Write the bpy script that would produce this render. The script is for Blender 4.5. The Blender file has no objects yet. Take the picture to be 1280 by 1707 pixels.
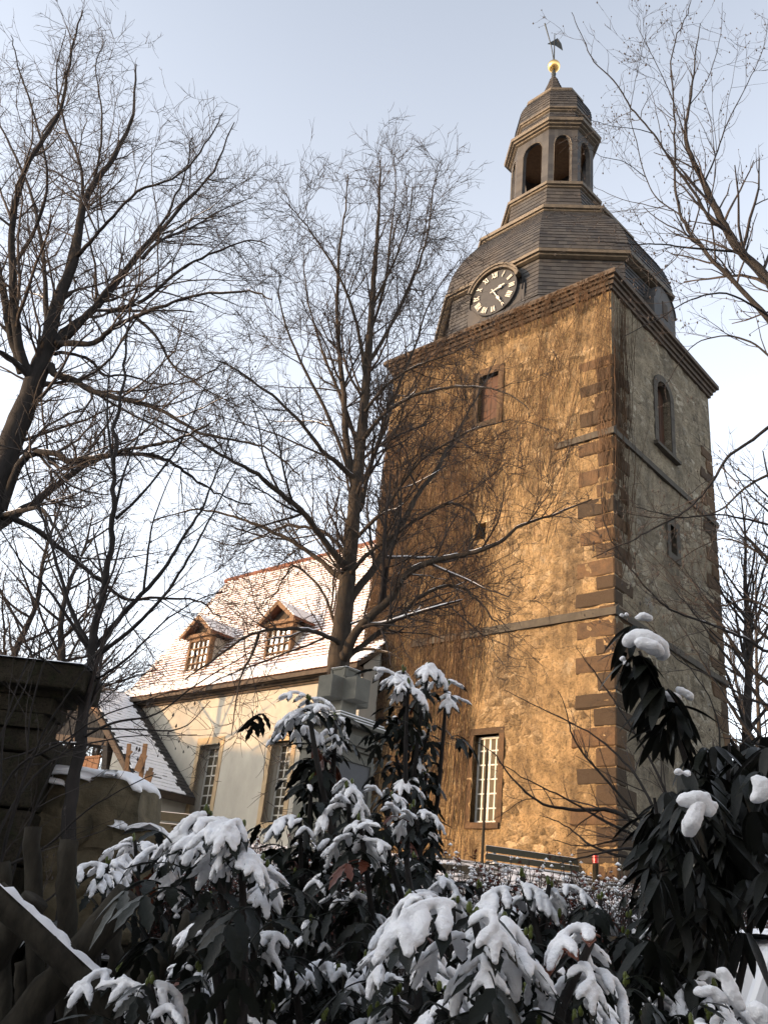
import bpy, math, random
import numpy as np
from mathutils import Vector, Matrix, noise

random.seed(7)
rng = np.random.default_rng(7)
SC = bpy.context.scene
COL = SC.collection
R = math.radians

# ------------------------------------------------------------------ camera, sky, sun, exposure
PITCH, ROLL, FOC = 0.4462, 0.1058, 1570.2      # tilt, roll, focal length in 1280-wide pixels
EYE = np.array([0, 0, 1.6])
fw = np.array([0, math.cos(PITCH), math.sin(PITCH)])
r0 = np.array([1.0, 0, 0]); u0 = np.cross(r0, fw)
RT = math.cos(ROLL) * r0 + math.sin(ROLL) * u0
UP = -math.sin(ROLL) * r0 + math.cos(ROLL) * u0
cam = bpy.data.cameras.new('camera')
cam.sensor_fit = 'VERTICAL'; cam.sensor_height = 24; cam.lens = 24 * FOC / 1707
cam.clip_start = 0.05; cam.clip_end = 3000
co = bpy.data.objects.new('camera', cam); COL.objects.link(co)
co.matrix_world = Matrix(((RT[0], UP[0], -fw[0], EYE[0]), (RT[1], UP[1], -fw[1], EYE[1]), (RT[2], UP[2], -fw[2], EYE[2]), (0, 0, 0, 1)))
SC.camera = co

SUN_AZ = R(258)      # compass style, clockwise from +Y
SUN_EL = R(11)
world = bpy.data.worlds.new('World'); SC.world = world; world.use_nodes = True
wn = world.node_tree
for n in list(wn.nodes): wn.nodes.remove(n)
sky = wn.nodes.new('ShaderNodeTexSky'); sky.sky_type = 'NISHITA'; sky.sun_disc = False
sky.sun_elevation = SUN_EL; sky.sun_rotation = SUN_AZ
sky.air_density = 1.0; sky.dust_density = 3.0; sky.ozone_density = 2.0; sky.altitude = 200
hs = wn.nodes.new('ShaderNodeHueSaturation'); hs.inputs['Saturation'].default_value = 0.46
bg = wn.nodes.new('ShaderNodeBackground'); bg.inputs['Strength'].default_value = 0.15
wo = wn.nodes.new('ShaderNodeOutputWorld')
wn.links.new(sky.outputs[0], hs.inputs['Color']); tc = wn.nodes.new('ShaderNodeTexCoord'); sx = wn.nodes.new('ShaderNodeSeparateXYZ'); wn.links.new(tc.outputs['Generated'], sx.inputs[0])
rp = wn.nodes.new('ShaderNodeValToRGB'); wn.links.new(sx.outputs[2], rp.inputs[0])      # pale winter haze thickening towards the horizon, all round
rp.color_ramp.elements[0].position = 0.05; rp.color_ramp.elements[0].color = (1, 1, 1, 1); rp.color_ramp.elements[1].position = 0.95; rp.color_ramp.elements[1].color = (0, 0, 0, 1)
hz = wn.nodes.new('ShaderNodeMix'); hz.data_type = 'RGBA'; hz.blend_type = 'ADD'; hz.inputs[7].default_value = (1.56, 1.50, 1.48, 1)
wn.links.new(rp.outputs[0], hz.inputs[0]); wn.links.new(hs.outputs[0], hz.inputs[6]); wn.links.new(hz.outputs[2], bg.inputs['Color']); wn.links.new(bg.outputs[0], wo.inputs[0])
sl = bpy.data.lights.new('sun', 'SUN'); sl.energy = 2.25; sl.angle = R(0.6); sl.color = (1.0, 0.60, 0.28)
so = bpy.data.objects.new('sun', sl); COL.objects.link(so)
SUN_DIR = Vector((math.sin(SUN_AZ) * math.cos(SUN_EL), math.cos(SUN_AZ) * math.cos(SUN_EL), math.sin(SUN_EL)))
so.rotation_euler = SUN_DIR.to_track_quat('Z', 'Y').to_euler()
SC.view_settings.view_transform = 'Standard'; SC.view_settings.look = 'None'
SC.view_settings.exposure = 1.7; SC.view_settings.gamma = 1.0; SC.view_settings.use_curve_mapping = False

# ------------------------------------------------------------------ helpers
def ray(x, y): return fw + RT * ((x - 640) / FOC) - UP * ((y - 853.5) / FOC)
def at(x, y, Y):                      # the world point seen at photo position x,y that lies Y metres ahead
    d = ray(x, y); return EYE + d * (Y / d[1])

A = 0.7501                             # church axis
CC = np.array([5.7067, 21.019, 1.6])
UD = np.array([-math.cos(A), math.sin(A), 0]); VD = np.array([math.sin(A), math.cos(A), 0])
def W(u, v, z): return CC + UD * u + VD * v + np.array([0, 0, z])     # church frame: u along the nave, v across, z above the eye
WU, WV, HT = 8.0, 6.545, 18.26
CAMF = np.array([-(CC - EYE) @ UD, -(CC - EYE) @ VD, 0])
def on_v(x, y, v):
    d = ray(x, y); du, dv = d @ UD, d @ VD
    t = (v - CAMF[1]) / dv; return (CAMF[0] + du * t, v, d[2] * t)

class MB:
    def __init__(s): s.v = []; s.f = []; s.c = []; s.m = []
    def add(s, vs, fs, tint=None, mi=0):
        n = len(s.v); s.v.extend([tuple(map(float, p)) for p in vs])
        for f in fs:
            s.f.append(tuple(i + n for i in f)); s.c.append(random.random() if tint is None else tint); s.m.append(mi)
        return s
    def hexa(s, p, tint=None, mi=0):   # 8 corners: bottom 4, top 4
        return s.add(p, [(0, 3, 2, 1), (4, 5, 6, 7), (0, 1, 5, 4), (1, 2, 6, 5), (2, 3, 7, 6), (3, 0, 4, 7)], tint, mi)
    def box(s, o, a, b, c, tint=None, mi=0):   # corner + three edge vectors
        o, a, b, c = map(np.asarray, (o, a, b, c))
        return s.hexa([o, o + a, o + a + b, o + b, o + c, o + a + c, o + a + b + c, o + b + c], tint, mi)
    def ubox(s, u0, u1, v0, v1, z0, z1, tint=None, mi=0):   # box in the church frame
        return s.hexa([W(u0, v0, z0), W(u1, v0, z0), W(u1, v1, z0), W(u0, v1, z0), W(u0, v0, z1), W(u1, v0, z1), W(u1, v1, z1), W(u0, v1, z1)], tint, mi)
    def wbox(s, x0, x1, y0, y1, z0, z1, tint=None, mi=0):
        return s.hexa([(x0, y0, z0), (x1, y0, z0), (x1, y1, z0), (x0, y1, z0), (x0, y0, z1), (x1, y0, z1), (x1, y1, z1), (x0, y1, z1)], tint, mi)
    def prism(s, poly, ext, tint=None, mi=0):
        n = len(poly); ext = np.asarray(ext); p = [np.asarray(q) for q in poly]
        return s.add(p + [q + ext for q in p], [tuple(range(n))[::-1], tuple(range(n, 2 * n))] + [(i, (i + 1) % n, (i + 1) % n + n, i + n) for i in range(n)], tint, mi)
    def tube(s, pts, rad, n=8, tint=None, mi=0, cap=True):
        V, F = tubes([(np.asarray(pts, float), np.broadcast_to(np.asarray(rad, float), (len(pts),)))], n)
        t = random.random() if tint is None else tint
        s.add(V, [tuple(f) for f in F], t, mi)
        if cap:
            m = len(s.v) - len(V); L = len(V)
            s.f.append(tuple(range(m, m + n))[::-1]); s.f.append(tuple(range(m + L - n, m + L))); s.c += [t, t]; s.m += [mi, mi]
        return s
    def sphere(s, c, r, nu=10, nv=7, tint=None, mi=0):
        r = np.broadcast_to(np.asarray(r, float), (3,)); vs = []; c = np.asarray(c)
        for j in range(1, nv):
            th = math.pi * j / nv
            for i in range(nu):
                ph = 2 * math.pi * i / nu; vs.append(c + r * np.array([math.sin(th) * math.cos(ph), math.sin(th) * math.sin(ph), math.cos(th)]))
        vs += [c + r * np.array([0, 0, 1]), c - r * np.array([0, 0, 1])]; t = len(vs) - 2; fs = []
        for j in range(nv - 2):
            for i in range(nu): fs.append((j * nu + i, (j + 1) * nu + i, (j + 1) * nu + (i + 1) % nu, j * nu + (i + 1) % nu))
        for i in range(nu): fs.append((t, i, (i + 1) % nu)); fs.append((t + 1, (nv - 2) * nu + (i + 1) % nu, (nv - 2) * nu + i))
        return s.add(vs, fs, tint, mi)
    def data(s, name, mat, origin=(0, 0, 0), smooth=False):
        me = bpy.data.meshes.new(name); o = np.asarray(origin, float)
        me.from_pydata([tuple(np.asarray(p) - o) for p in s.v], [], s.f)
        for m in (mat if isinstance(mat, (list, tuple)) else [mat]): me.materials.append(m)
        if any(s.m): me.polygons.foreach_set('material_index', s.m)
        at_ = me.attributes.new('tint', 'FLOAT', 'FACE'); at_.data.foreach_set('value', s.c)
        if smooth: me.polygons.foreach_set('use_smooth', [True] * len(me.polygons))
        me.update(); return me
    def build(s, name, mat, parent=None, smooth=False, **kw):
        org = WP(parent)
        return link(name, s.data(name, mat, org, smooth), parent, **kw)

ABS = {}
def WP(o): return np.array(ABS.get(o.name, (0, 0, 0))) if o is not None else np.zeros(3)
def link(name, me, parent=None, loc=None, label=None, cat=None, group=None, kind=None):
    o = bpy.data.objects.new(name, me); COL.objects.link(o)
    if parent is not None: o.parent = parent
    if loc is not None: o.location = loc
    ABS[o.name] = WP(parent) + (np.array(loc) if loc is not None else 0)
    return tag(o, label, cat, group, kind)
def tag(o, label=None, cat=None, group=None, kind=None):
    if label: o['label'] = label
    if cat: o['category'] = cat
    if group: o['group'] = group
    if kind: o['kind'] = kind
    return o
def thing(name, loc, label, cat, group=None, kind=None):
    return link(name, None, None, tuple(float(c) for c in loc), label, cat, group, kind)

def tubes(lines, n):
    """lines: list of (P (N,3), r (N,)) with equal or unequal N; returns verts, quads"""
    byn = {}
    for P, r in lines: byn.setdefault(len(P), []).append((P, r))
    VV, FF, off = [], [], 0
    for N, L in byn.items():
        V, F = tube_batch(np.stack([l[0] for l in L]), np.stack([l[1] for l in L]), n)
        VV.append(V); FF.append(F + off); off += len(V)
    return np.concatenate(VV), np.concatenate(FF)
def tube_batch(P, r, n):
    M, N, _ = P.shape
    T = np.empty_like(P); T[:, 1:-1] = P[:, 2:] - P[:, :-2]; T[:, 0] = P[:, 1] - P[:, 0]; T[:, -1] = P[:, -1] - P[:, -2]
    T /= np.linalg.norm(T, axis=2, keepdims=True) + 1e-9
    D = P[:, -1] - P[:, 0]; ref = np.zeros((M, 3)); k = np.argmin(np.abs(D), axis=1); ref[np.arange(M), k] = 1
    n1 = np.cross(T, ref[:, None, :]); n1 /= np.linalg.norm(n1, axis=2, keepdims=True) + 1e-9
    n2 = np.cross(T, n1)
    a = np.arange(n) * 2 * math.pi / n
    V = P[:, :, None, :] + r[:, :, None, None] * (np.cos(a)[None, None, :, None] * n1[:, :, None, :] + np.sin(a)[None, None, :, None] * n2[:, :, None, :])
    V = V.reshape(-1, 3)
    base = (np.arange(M)[:, None, None] * N + np.arange(N - 1)[None, :, None]) * n + np.arange(n)[None, None, :]
    nx = (np.arange(M)[:, None, None] * N + np.arange(N - 1)[None, :, None]) * n + ((np.arange(n) + 1) % n)[None, None, :]
    F = np.stack([base, nx, nx + n, base + n], axis=-1).reshape(-1, 4)
    return V, F
def npmesh(name, V, F, mat, origin=(0, 0, 0), smooth=True, tint=None):
    me = bpy.data.meshes.new(name); V = (V - np.asarray(origin)).astype(np.float32); k = F.shape[1]
    me.vertices.add(len(V)); me.vertices.foreach_set('co', V.ravel())
    me.loops.add(len(F) * k); me.loops.foreach_set('vertex_index', F.astype(np.int32).ravel())
    me.polygons.add(len(F)); me.polygons.foreach_set('loop_start', np.arange(len(F), dtype=np.int32) * k)
    me.polygons.foreach_set('use_smooth', np.full(len(F), smooth))
    for m in (mat if isinstance(mat, (list, tuple)) else [mat]): me.materials.append(m)
    if tint is not None:
        at_ = me.attributes.new('tint', 'FLOAT', 'FACE'); at_.data.foreach_set('value', np.asarray(tint, np.float32))
    me.update(calc_edges=True); return me

# ------------------------------------------------------------------ materials
class M:
    def __init__(s, name, rough=0.8, spec=0.3):
        s.m = bpy.data.materials.new(name); s.m.use_nodes = True; s.t = s.m.node_tree; s.n = s.t.nodes; s.l = s.t.links
        s.b = s.n['Principled BSDF']; s.b.inputs['Roughness'].default_value = rough; s.b.inputs['Specular IOR Level'].default_value = spec
    def coord(s, kind='pos', scale=(1, 1, 1), rot=(0, 0, 0)):
        if kind == 'pos': o = s.n.new('ShaderNodeNewGeometry').outputs['Position']
        else: o = s.n.new('ShaderNodeTexCoord').outputs['Object']
        mp = s.n.new('ShaderNodeMapping'); s.l.new(o, mp.inputs[0]); mp.inputs['Scale'].default_value = scale; mp.inputs['Rotation'].default_value = rot
        return mp.outputs[0]
    def noise(s, co, scale, detail=5, rough=0.6, dist=0):
        n = s.n.new('ShaderNodeTexNoise'); s.l.new(co, n.inputs['Vector']); n.inputs['Scale'].default_value = scale
        n.inputs['Detail'].default_value = detail; n.inputs['Roughness'].default_value = rough; n.inputs['Distortion'].default_value = dist
        return n.outputs[0]
    def voro(s, co, scale, feature='F1', out=0):
        n = s.n.new('ShaderNodeTexVoronoi'); n.feature = feature; s.l.new(co, n.inputs['Vector']); n.inputs['Scale'].default_value = scale
        return n.outputs[out]
    def ramp(s, f, stops):
        n = s.n.new('ShaderNodeValToRGB'); s.l.new(f, n.inputs[0]); e = n.color_ramp.elements
        while len(e) < len(stops): e.new(0.5)
        for el, (p, c) in zip(e, stops):
            el.position = p; el.color = (*c, 1) if isinstance(c, (tuple, list)) else (c, c, c, 1)
        return n.outputs[0]
    def mix(s, f, a, b, mode='MIX'):
        n = s.n.new('ShaderNodeMix'); n.data_type = 'RGBA'; n.blend_type = mode
        for sock, val in ((n.inputs[0], f), (n.inputs[6], a), (n.inputs[7], b)):
            if hasattr(val, 'is_output'): s.l.new(val, sock)
            elif isinstance(val, (int, float)): sock.default_value = val if sock == n.inputs[0] else (val, val, val, 1)
            else: sock.default_value = (*val, 1)
        return n.outputs[2]
    def math(s, op, a, b=0.5):
        n = s.n.new('ShaderNodeMath'); n.operation = op
        for i, val in enumerate((a, b)):
            if hasattr(val, 'is_output'): s.l.new(val, n.inputs[i])
            else: n.inputs[i].default_value = val
        return n.outputs[0]
    def attr(s, name='tint'):
        n = s.n.new('ShaderNodeAttribute'); n.attribute_name = name; return n.outputs['Fac']
    def rand(s): return s.n.new('ShaderNodeObjectInfo').outputs['Random']
    def col(s, c):
        if hasattr(c, 'is_output'): s.l.new(c, s.b.inputs['Base Color'])
        else: s.b.inputs['Base Color'].default_value = (*c, 1)
        return s
    def bump(s, h, strength=0.5, dist=0.02):
        n = s.n.new('ShaderNodeBump'); s.l.new(h, n.inputs['Height']); n.inputs['Strength'].default_value = strength; n.inputs['Distance'].default_value = dist
        s.l.new(n.outputs[0], s.b.inputs['Normal']); return s
    def top_snow(s, base, amount=0.6, snow=(0.8, 0.81, 0.84), nscale=6):   # snow lying where the surface faces up
        g = s.n.new('ShaderNodeNewGeometry'); sx = s.n.new('ShaderNodeSeparateXYZ'); s.l.new(g.outputs['Normal'], sx.inputs[0])
        nz = s.noise(s.coord(), nscale, 4); k = s.math('ADD', sx.outputs[2], s.math('MULTIPLY', nz, 0.8))
        return s.mix(s.ramp(k, [(amount + 0.4, 0.0), (amount + 0.5, 1.0)]), base, snow)

MAT = {}
def simple(name, c1, c2, scale=8, rough=0.8, bump=0.3, bd=0.01, spec=0.3, stretch=(1, 1, 1)):
    m = M(name, rough, spec); co_ = m.coord(scale=stretch)
    n = m.noise(co_, scale, 6, 0.65); m.col(m.mix(m.ramp(n, [(0.3, 0.0), (0.7, 1.0)]), c1, c2))
    m.bump(n, bump, bd); MAT[name] = m.m; return m

# rubble masonry with worn render
def rubble(name, stone, render, dark, render_amt):
    m = M(name, 0.95, 0.12); p = m.coord()
    fine = m.noise(p, 22, 6, 0.8); mid_ = m.noise(p, 5.5, 6, 0.72)
    nd = m.n.new('ShaderNodeTexNoise'); m.l.new(p, nd.inputs['Vector']); nd.inputs['Scale'].default_value = 4
    off = m.n.new('ShaderNodeVectorMath'); off.operation = 'MULTIPLY_ADD'; m.l.new(nd.outputs['Color'], off.inputs[0]); off.inputs[1].default_value = (.2, .2, .2); m.l.new(p, off.inputs[2])
    mp = m.n.new('ShaderNodeMapping'); m.l.new(off.outputs[0], mp.inputs[0]); mp.inputs['Scale'].default_value = (1, 1, 1.8)
    cell = m.voro(mp.outputs[0], 3.6, 'F1', 1); edge = m.voro(mp.outputs[0], 3.6, 'DISTANCE_TO_EDGE', 0)
    sep = m.n.new('ShaderNodeSeparateColor'); m.l.new(cell, sep.inputs[0])
    sc = m.mix(sep.outputs[0], tuple(c * 1.15 for c in stone), tuple(c * 0.42 for c in stone))
    sc = m.mix(m.ramp(sep.outputs[1], [(0.72, 0.0), (0.9, 0.8)]), sc, (stone[0] * 1.6, stone[1] * 1.72, stone[2] * 1.9))
    sc = m.mix(m.ramp(edge, [(0.0, 1.0), (0.09, 0.0)]), sc, tuple(c * 0.8 for c in render))
    k = m.ramp(m.math('ADD', m.noise(p, 0.75, 9, 0.72), m.math('MULTIPLY', mid_, 0.18)), [(render_amt, 0.0), (render_amt + 0.07, 1.0)])
    rc = m.mix(m.ramp(m.noise(p, 1.7, 9, 0.75), [(0.36, 0.0), (0.66, 1.0)]), tuple(c * 1.12 for c in render), tuple(c * 0.5 for c in render))
    rc = m.mix(m.ramp(m.noise(p, 0.9, 6, 0.7), [(0.6, 0.0), (0.68, 0.7)]), rc, (render[0] * .95, render[1] * 1.12, render[2] * 1.45))
    c = m.mix(k, sc, rc)
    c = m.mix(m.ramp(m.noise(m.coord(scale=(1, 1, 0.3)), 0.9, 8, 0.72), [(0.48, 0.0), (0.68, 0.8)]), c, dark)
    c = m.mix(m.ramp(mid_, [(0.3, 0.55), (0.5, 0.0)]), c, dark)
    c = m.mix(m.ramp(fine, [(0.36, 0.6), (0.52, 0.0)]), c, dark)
    m.col(c)
    h = m.math('MULTIPLY', m.ramp(edge, [(0.0, 0.0), (0.14, 1.0)]), m.math('SUBTRACT', 1.0, m.math('MULTIPLY', k, 0.85)))
    h = m.math('ADD', h, m.math('MULTIPLY', fine, 1.0)); h = m.math('ADD', h, m.math('MULTIPLY', mid_, 2.6))
    m.bump(h, 0.75, 0.045); MAT[name] = m.m
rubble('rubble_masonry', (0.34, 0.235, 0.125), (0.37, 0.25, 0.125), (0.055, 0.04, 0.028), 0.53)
simple('sandstone', (0.145, 0.085, 0.047), (0.07, 0.045, 0.03), 2.4, 0.9, 0.6, 0.03)
rubble('shaded_masonry', (0.31, 0.26, 0.185), (0.30, 0.25, 0.175), (0.07, 0.06, 0.048), 0.54)  # greyer masonry copy: the street face's shade put into the colour
m = M('quoin_stone', 0.92, 0.12); p = m.coord(); n = m.noise(p, 3.5, 7, 0.7); n2 = m.noise(p, 20, 5, 0.75)
c = m.mix(m.rand(), (0.125, 0.075, 0.041), (0.042, 0.032, 0.023)); c = m.mix(m.ramp(n, [(0.4, 0.0), (0.65, 0.75)]), c, (0.055, 0.04, 0.028)); c = m.mix(m.ramp(n2, [(0.35, 0.5), (0.5, 0.0)]), c, (0.04, 0.03, 0.022))
m.col(c); m.bump(m.math('ADD', n2, n), 0.8, 0.03); MAT['quoin_stone'] = m.m
simple('grey_sandstone', (0.075, 0.064, 0.048), (0.036, 0.031, 0.025), 3, 0.9, 0.6, 0.03)
simple('pale_sandstone', (0.42, 0.31, 0.18), (0.30, 0.215, 0.13), 3, 0.9, 0.5, 0.02)
simple('trim_paint', (0.135, 0.108, 0.075), (0.065, 0.054, 0.041), 5, 0.6, 0.2, 0.006)
simple('old_cornice', (0.095, 0.068, 0.046), (0.04, 0.031, 0.024), 4, 0.85, 0.5, 0.015)
simple('dark_timber', (0.06, 0.042, 0.028), (0.03, 0.022, 0.016), 9, 0.85, 0.4, 0.01)
simple('brown_timber', (0.20, 0.115, 0.06), (0.11, 0.065, 0.036), 9, 0.8, 0.4, 0.01)
simple('orange_timber', (0.42, 0.17, 0.055), (0.28, 0.11, 0.04), 7, 0.7, 0.3, 0.008)
simple('shutter_timber', (0.085, 0.036, 0.017), (0.035, 0.02, 0.013), 12, 0.8, 0.4, 0.01, stretch=(1, 1, .2))
simple('plaster', (0.42, 0.39, 0.33), (0.30, 0.28, 0.235), 1.1, 0.9, 0.4, 0.02, stretch=(1, 1, .5))
simple('ochre_stone', (0.13, 0.105, 0.065), (0.05, 0.042, 0.025), 7, 0.95, 1.0, 0.03)
simple('monument_stone', (0.15, 0.145, 0.12), (0.095, 0.092, 0.078), 4, 0.85, 0.25, 0.01)
simple('plaque_stone', (0.045, 0.045, 0.05), (0.065, 0.065, 0.068), 5, 0.5, 0.1, 0.004)
simple('white_paint', (0.50, 0.48, 0.43), (0.36, 0.34, 0.30), 20, 0.5, 0.1, 0.002)
simple('fence_wood', (0.05, 0.044, 0.034), (0.018, 0.016, 0.013), 26, 0.95, 0.9, 0.008, 0.1, stretch=(1, 1, .35))
simple('bench_wood', (0.055, 0.05, 0.03), (0.035, 0.033, 0.022), 14, 0.7, 0.3, 0.005)
simple('grey_metal', (0.16, 0.17, 0.18), (0.11, 0.12, 0.125), 9, 0.5, 0.1, 0.003)
m = M('mossy_stone', 0.95, 0.12); p = m.coord(); n1 = m.noise(p, 2.2, 8, 0.75); n2 = m.noise(p, 13, 7, 0.8); n3 = m.noise(p, 55, 4, 0.8)
c = m.mix(m.ramp(n1, [(0.35, 0.0), (0.62, 1.0)]), (0.06, 0.05, 0.034), (0.024, 0.02, 0.015)); c = m.mix(m.ramp(n2, [(0.5, 0.0), (0.62, 0.8)]), c, (0.028, 0.032, 0.015)); c = m.mix(m.ramp(n3, [(0.36, 0.7), (0.5, 0.0)]), c, (0.008, 0.008, 0.006))
m.col(c); m.bump(m.math('ADD', m.math('MULTIPLY', n2, 2.0), n3), 1.0, 0.03); MAT['mossy_stone'] = m.m
simple('bark_light', (0.07, 0.057, 0.046), (0.03, 0.026, 0.022), 11, 0.95, 0.9, 0.02, 0.1, (1, 1, .3))
simple('bark_dark', (0.036, 0.032, 0.03), (0.018, 0.017, 0.0165), 11, 0.95, 0.9, 0.02, 0.1, (1, 1, .3))
simple('twig', (0.050, 0.040, 0.036), (0.028, 0.024, 0.022), 3, 0.9, 0.1, 0.002)
simple('creeper_stem', (0.115, 0.07, 0.041), (0.034, 0.024, 0.018), 2.2, 0.95, 0.1, 0.002, 0.1)
simple('clock_black', (0.022, 0.022, 0.023), (0.035, 0.034, 0.033), 6, 0.6, 0.1, 0.003)
simple('clock_white', (0.55, 0.51, 0.43), (0.45, 0.42, 0.36), 6, 0.5, 0.1, 0.002)
simple('house_wall', (0.45, 0.42, 0.36), (0.38, 0.35, 0.30), 2, 0.9, 0.3, 0.02)
m = M('gold', 0.22); m.col((0.95, 0.62, 0.22)); m.b.inputs['Metallic'].default_value = 1; MAT['gold'] = m.m
m = M('iron', 0.6); m.col((0.04, 0.045, 0.045)); m.b.inputs['Metallic'].default_value = 0.6; MAT['iron'] = m.m
m = M('glass', 0.15, 0.4); m.col((0.07, 0.06, 0.042)); MAT['glass'] = m.m
m = M('dull_glass', 0.6, 0.1); m.col((0.085, 0.07, 0.045)); MAT['dull_glass'] = m.m
m = M('clear_glass', 0.03, 0.9); m.col((0.62, 0.58, 0.50)); m.b.inputs['Metallic'].default_value = 0.8; MAT['clear_glass'] = m.m
m = M('red_glass', 0.2, 0.5); m.col((0.5, 0.02, 0.015)); MAT['red_glass'] = m.m
m = M('black_rubber', 0.8); m.col((0.015, 0.015, 0.016)); MAT['black_rubber'] = m.m
m = M('car_white', 0.25, 0.5); m.col((0.62, 0.63, 0.65)); m.b.inputs['Coat Weight'].default_value = 0.5; MAT['car_white'] = m.m
m = M('car_glass', 0.06, 0.8); m.col((0.02, 0.022, 0.025)); MAT['car_glass'] = m.m
m = M('snow', 0.7, 0.2); p = m.coord(); n1 = m.noise(p, 35, 4, 0.6); n2 = m.noise(p, 150, 4, 0.7)
m.col(m.mix(n1, (0.86, 0.86, 0.87), (0.78, 0.78, 0.795))); m.bump(m.math('ADD', n1, m.math('MULTIPLY', n2, 0.4)), 0.55, 0.014)
m.b.inputs['Subsurface Weight'].default_value = 0.0; MAT['snow'] = m.m
# slates: each its own tint
m = M('slate', 0.7, 0.35); p = m.coord(); n1 = m.noise(p, 12, 6, 0.7); t = m.attr()
c = m.mix(m.ramp(t, [(0.0, 0.0), (1.0, 1.0)]), (0.020, 0.020, 0.022), (0.050, 0.048, 0.046))
c = m.mix(m.ramp(m.noise(p, 0.8, 5, 0.6), [(0.45, 0.0), (0.7, 0.5)]), c, (0.07, 0.055, 0.04))
m.col(c); m.bump(n1, 0.4, 0.01); MAT['slate'] = m.m
m = M('roof_tile', 0.85, 0.2); p = m.coord(); t = m.attr(); c = m.mix(t, (0.19, 0.078, 0.048), (0.11, 0.055, 0.038)); m.col(c)
m.bump(m.noise(p, 15, 4), 0.3, 0.01); MAT['roof_tile'] = m.m
# leaves
def leafmat(name, c1, c2, rough=0.32):
    m = M(name, rough, 0.2); p = m.coord('obj'); n = m.noise(p, 18, 4, 0.6); r = m.rand()
    c = m.mix(r, c1, c2); c = m.mix(m.math('MULTIPLY', n, 0.6), c, tuple(k * 0.45 for k in c1)); m.col(c)
    m.bump(m.noise(p, 60, 3), 0.35, 0.004); MAT[name] = m.m
leafmat('evergreen_leaf', (0.008, 0.0105, 0.005), (0.0045, 0.006, 0.0035), 0.42)
leafmat('drooping_leaf', (0.009, 0.011, 0.007), (0.017, 0.0165, 0.013), 0.42)
leafmat('rusty_leaf', (0.13, 0.04, 0.02), (0.09, 0.03, 0.018))
leafmat('bud_green', (0.10, 0.12, 0.03), (0.07, 0.085, 0.02))
leafmat('barberry_leaf', (0.13, 0.032, 0.018), (0.055, 0.022, 0.016), 0.6)
# ground: snow with patches of litter
m = M('snowy_ground', 0.9, 0.1); p = m.coord(); n = m.noise(p, 1.2, 8, 0.7)
c = m.mix(m.ramp(n, [(0.47, 0.0), (0.56, 1.0)]), (0.025, 0.022, 0.015), (0.6, 0.6, 0.62)); m.col(c); m.bump(n, 0.5, 0.1); MAT['snowy_ground'] = m.m

# ------------------------------------------------------------------ ground
WALL_Y = 6.9
def gz(x, y):
    if y < WALL_Y: z = 0.03 * math.sin(x * 1.3 + y)
    else:
        t = min(1, max(0, (y - WALL_Y) / 11.5)); z = 1.45 + 2.0 * t ** 1.25 + 0.05 * math.sin(x * .9) * math.cos(y * .7)
        if y > 60: z -= (y - 60) * 0.02
    return z
def axis(lo, hi, fine0, fine1, fs, cs):
    a = list(np.arange(fine0, fine1, fs)); b = fine0
    left = [];
    while b > lo: b -= cs; left.append(max(b, lo)); cs *= 1.25
    cs2 = fs * 4; b = fine1; right = []
    while b < hi: right.append(b); b += cs2; cs2 *= 1.25
    return sorted(set(left)) + a + right + [hi]
gx = axis(-1500, 1500, -14, 14, .35, 1.5); gy = axis(-1500, 2000, -2, 30, .35, 1.5)
gy = sorted(set([y for y in gy if abs(y - WALL_Y) > .2] + [WALL_Y - .02, WALL_Y + .02]))
V = np.array([(x, y, gz(x, y)) for y in gy for x in gx]); nx_ = len(gx)
F = np.array([(j * nx_ + i, j * nx_ + i + 1, (j + 1) * nx_ + i + 1, (j + 1) * nx_ + i) for j in range(len(gy) - 1) for i in range(nx_ - 1)])
link('ground', npmesh('ground', V, F, MAT['snowy_ground']), kind='structure')

# ------------------------------------------------------------------ church tower
T0 = W(4, 3.27, 2.0)
tower = thing('church_tower', T0, 'tall rubble stone church tower with slate baroque dome, clock and creeper stems', 'church tower')

def wall_grid(mapf, s0, s1, z0, z1, ops, cell, amp, rev=0.45):
    ss = sorted(set(list(np.round(np.arange(s0, s1 + 1e-6, cell), 4)) + [s1])); zs = sorted(set(list(np.round(np.arange(z0, z1 + 1e-6, cell), 4)) + [z1]))
    for a, b, c, d in ops:                      # snap grid lines to the openings
        for arr, vals in ((ss, (a, b)), (zs, (c, d))):
            for val in vals:
                k = min(range(len(arr)), key=lambda i: abs(arr[i] - val)); arr[k] = val
    mb = MB(); idx = {}
    def dsp(s, z):
        if s in (s0, s1) or any((abs(s - a) < 1e-6 or abs(s - b) < 1e-6) and c <= z <= d or (abs(z - c) < 1e-6 or abs(z - d) < 1e-6) and a <= s <= b for a, b, c, d in ops): return 0
        p = Vector((s, z, s0 * 7)); return -amp * (noise.noise(p * 2.2) + 0.7 * noise.noise(p * 6.1) - .2)
    for j, z in enumerate(zs):
        for i, s in enumerate(ss): idx[i, j] = len(mb.v); mb.v.append(tuple(mapf(s, z, dsp(s, z) if amp else 0)))
    for j in range(len(zs) - 1):
        for i in range(len(ss) - 1):
            sm, zm = (ss[i] + ss[i + 1]) / 2, (zs[j] + zs[j + 1]) / 2
            if any(a < sm < b and c < zm < d for a, b, c, d in ops): continue
            mb.f.append((idx[i, j], idx[i + 1, j], idx[i + 1, j + 1], idx[i, j + 1])); mb.c.append(.5); mb.m.append(0)
    for a, b, c, d in ops:
        q = [(a, c), (b, c), (b, d), (a, d)]
        for k in range(4):
            (sa, za), (sb, zb) = q[k], q[(k + 1) % 4]
            mb.add([mapf(sa, za, 0), mapf(sb, zb, 0), mapf(sb, zb, rev), mapf(sa, za, rev)], [(0, 1, 2, 3)], .5)
    return mb
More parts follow.
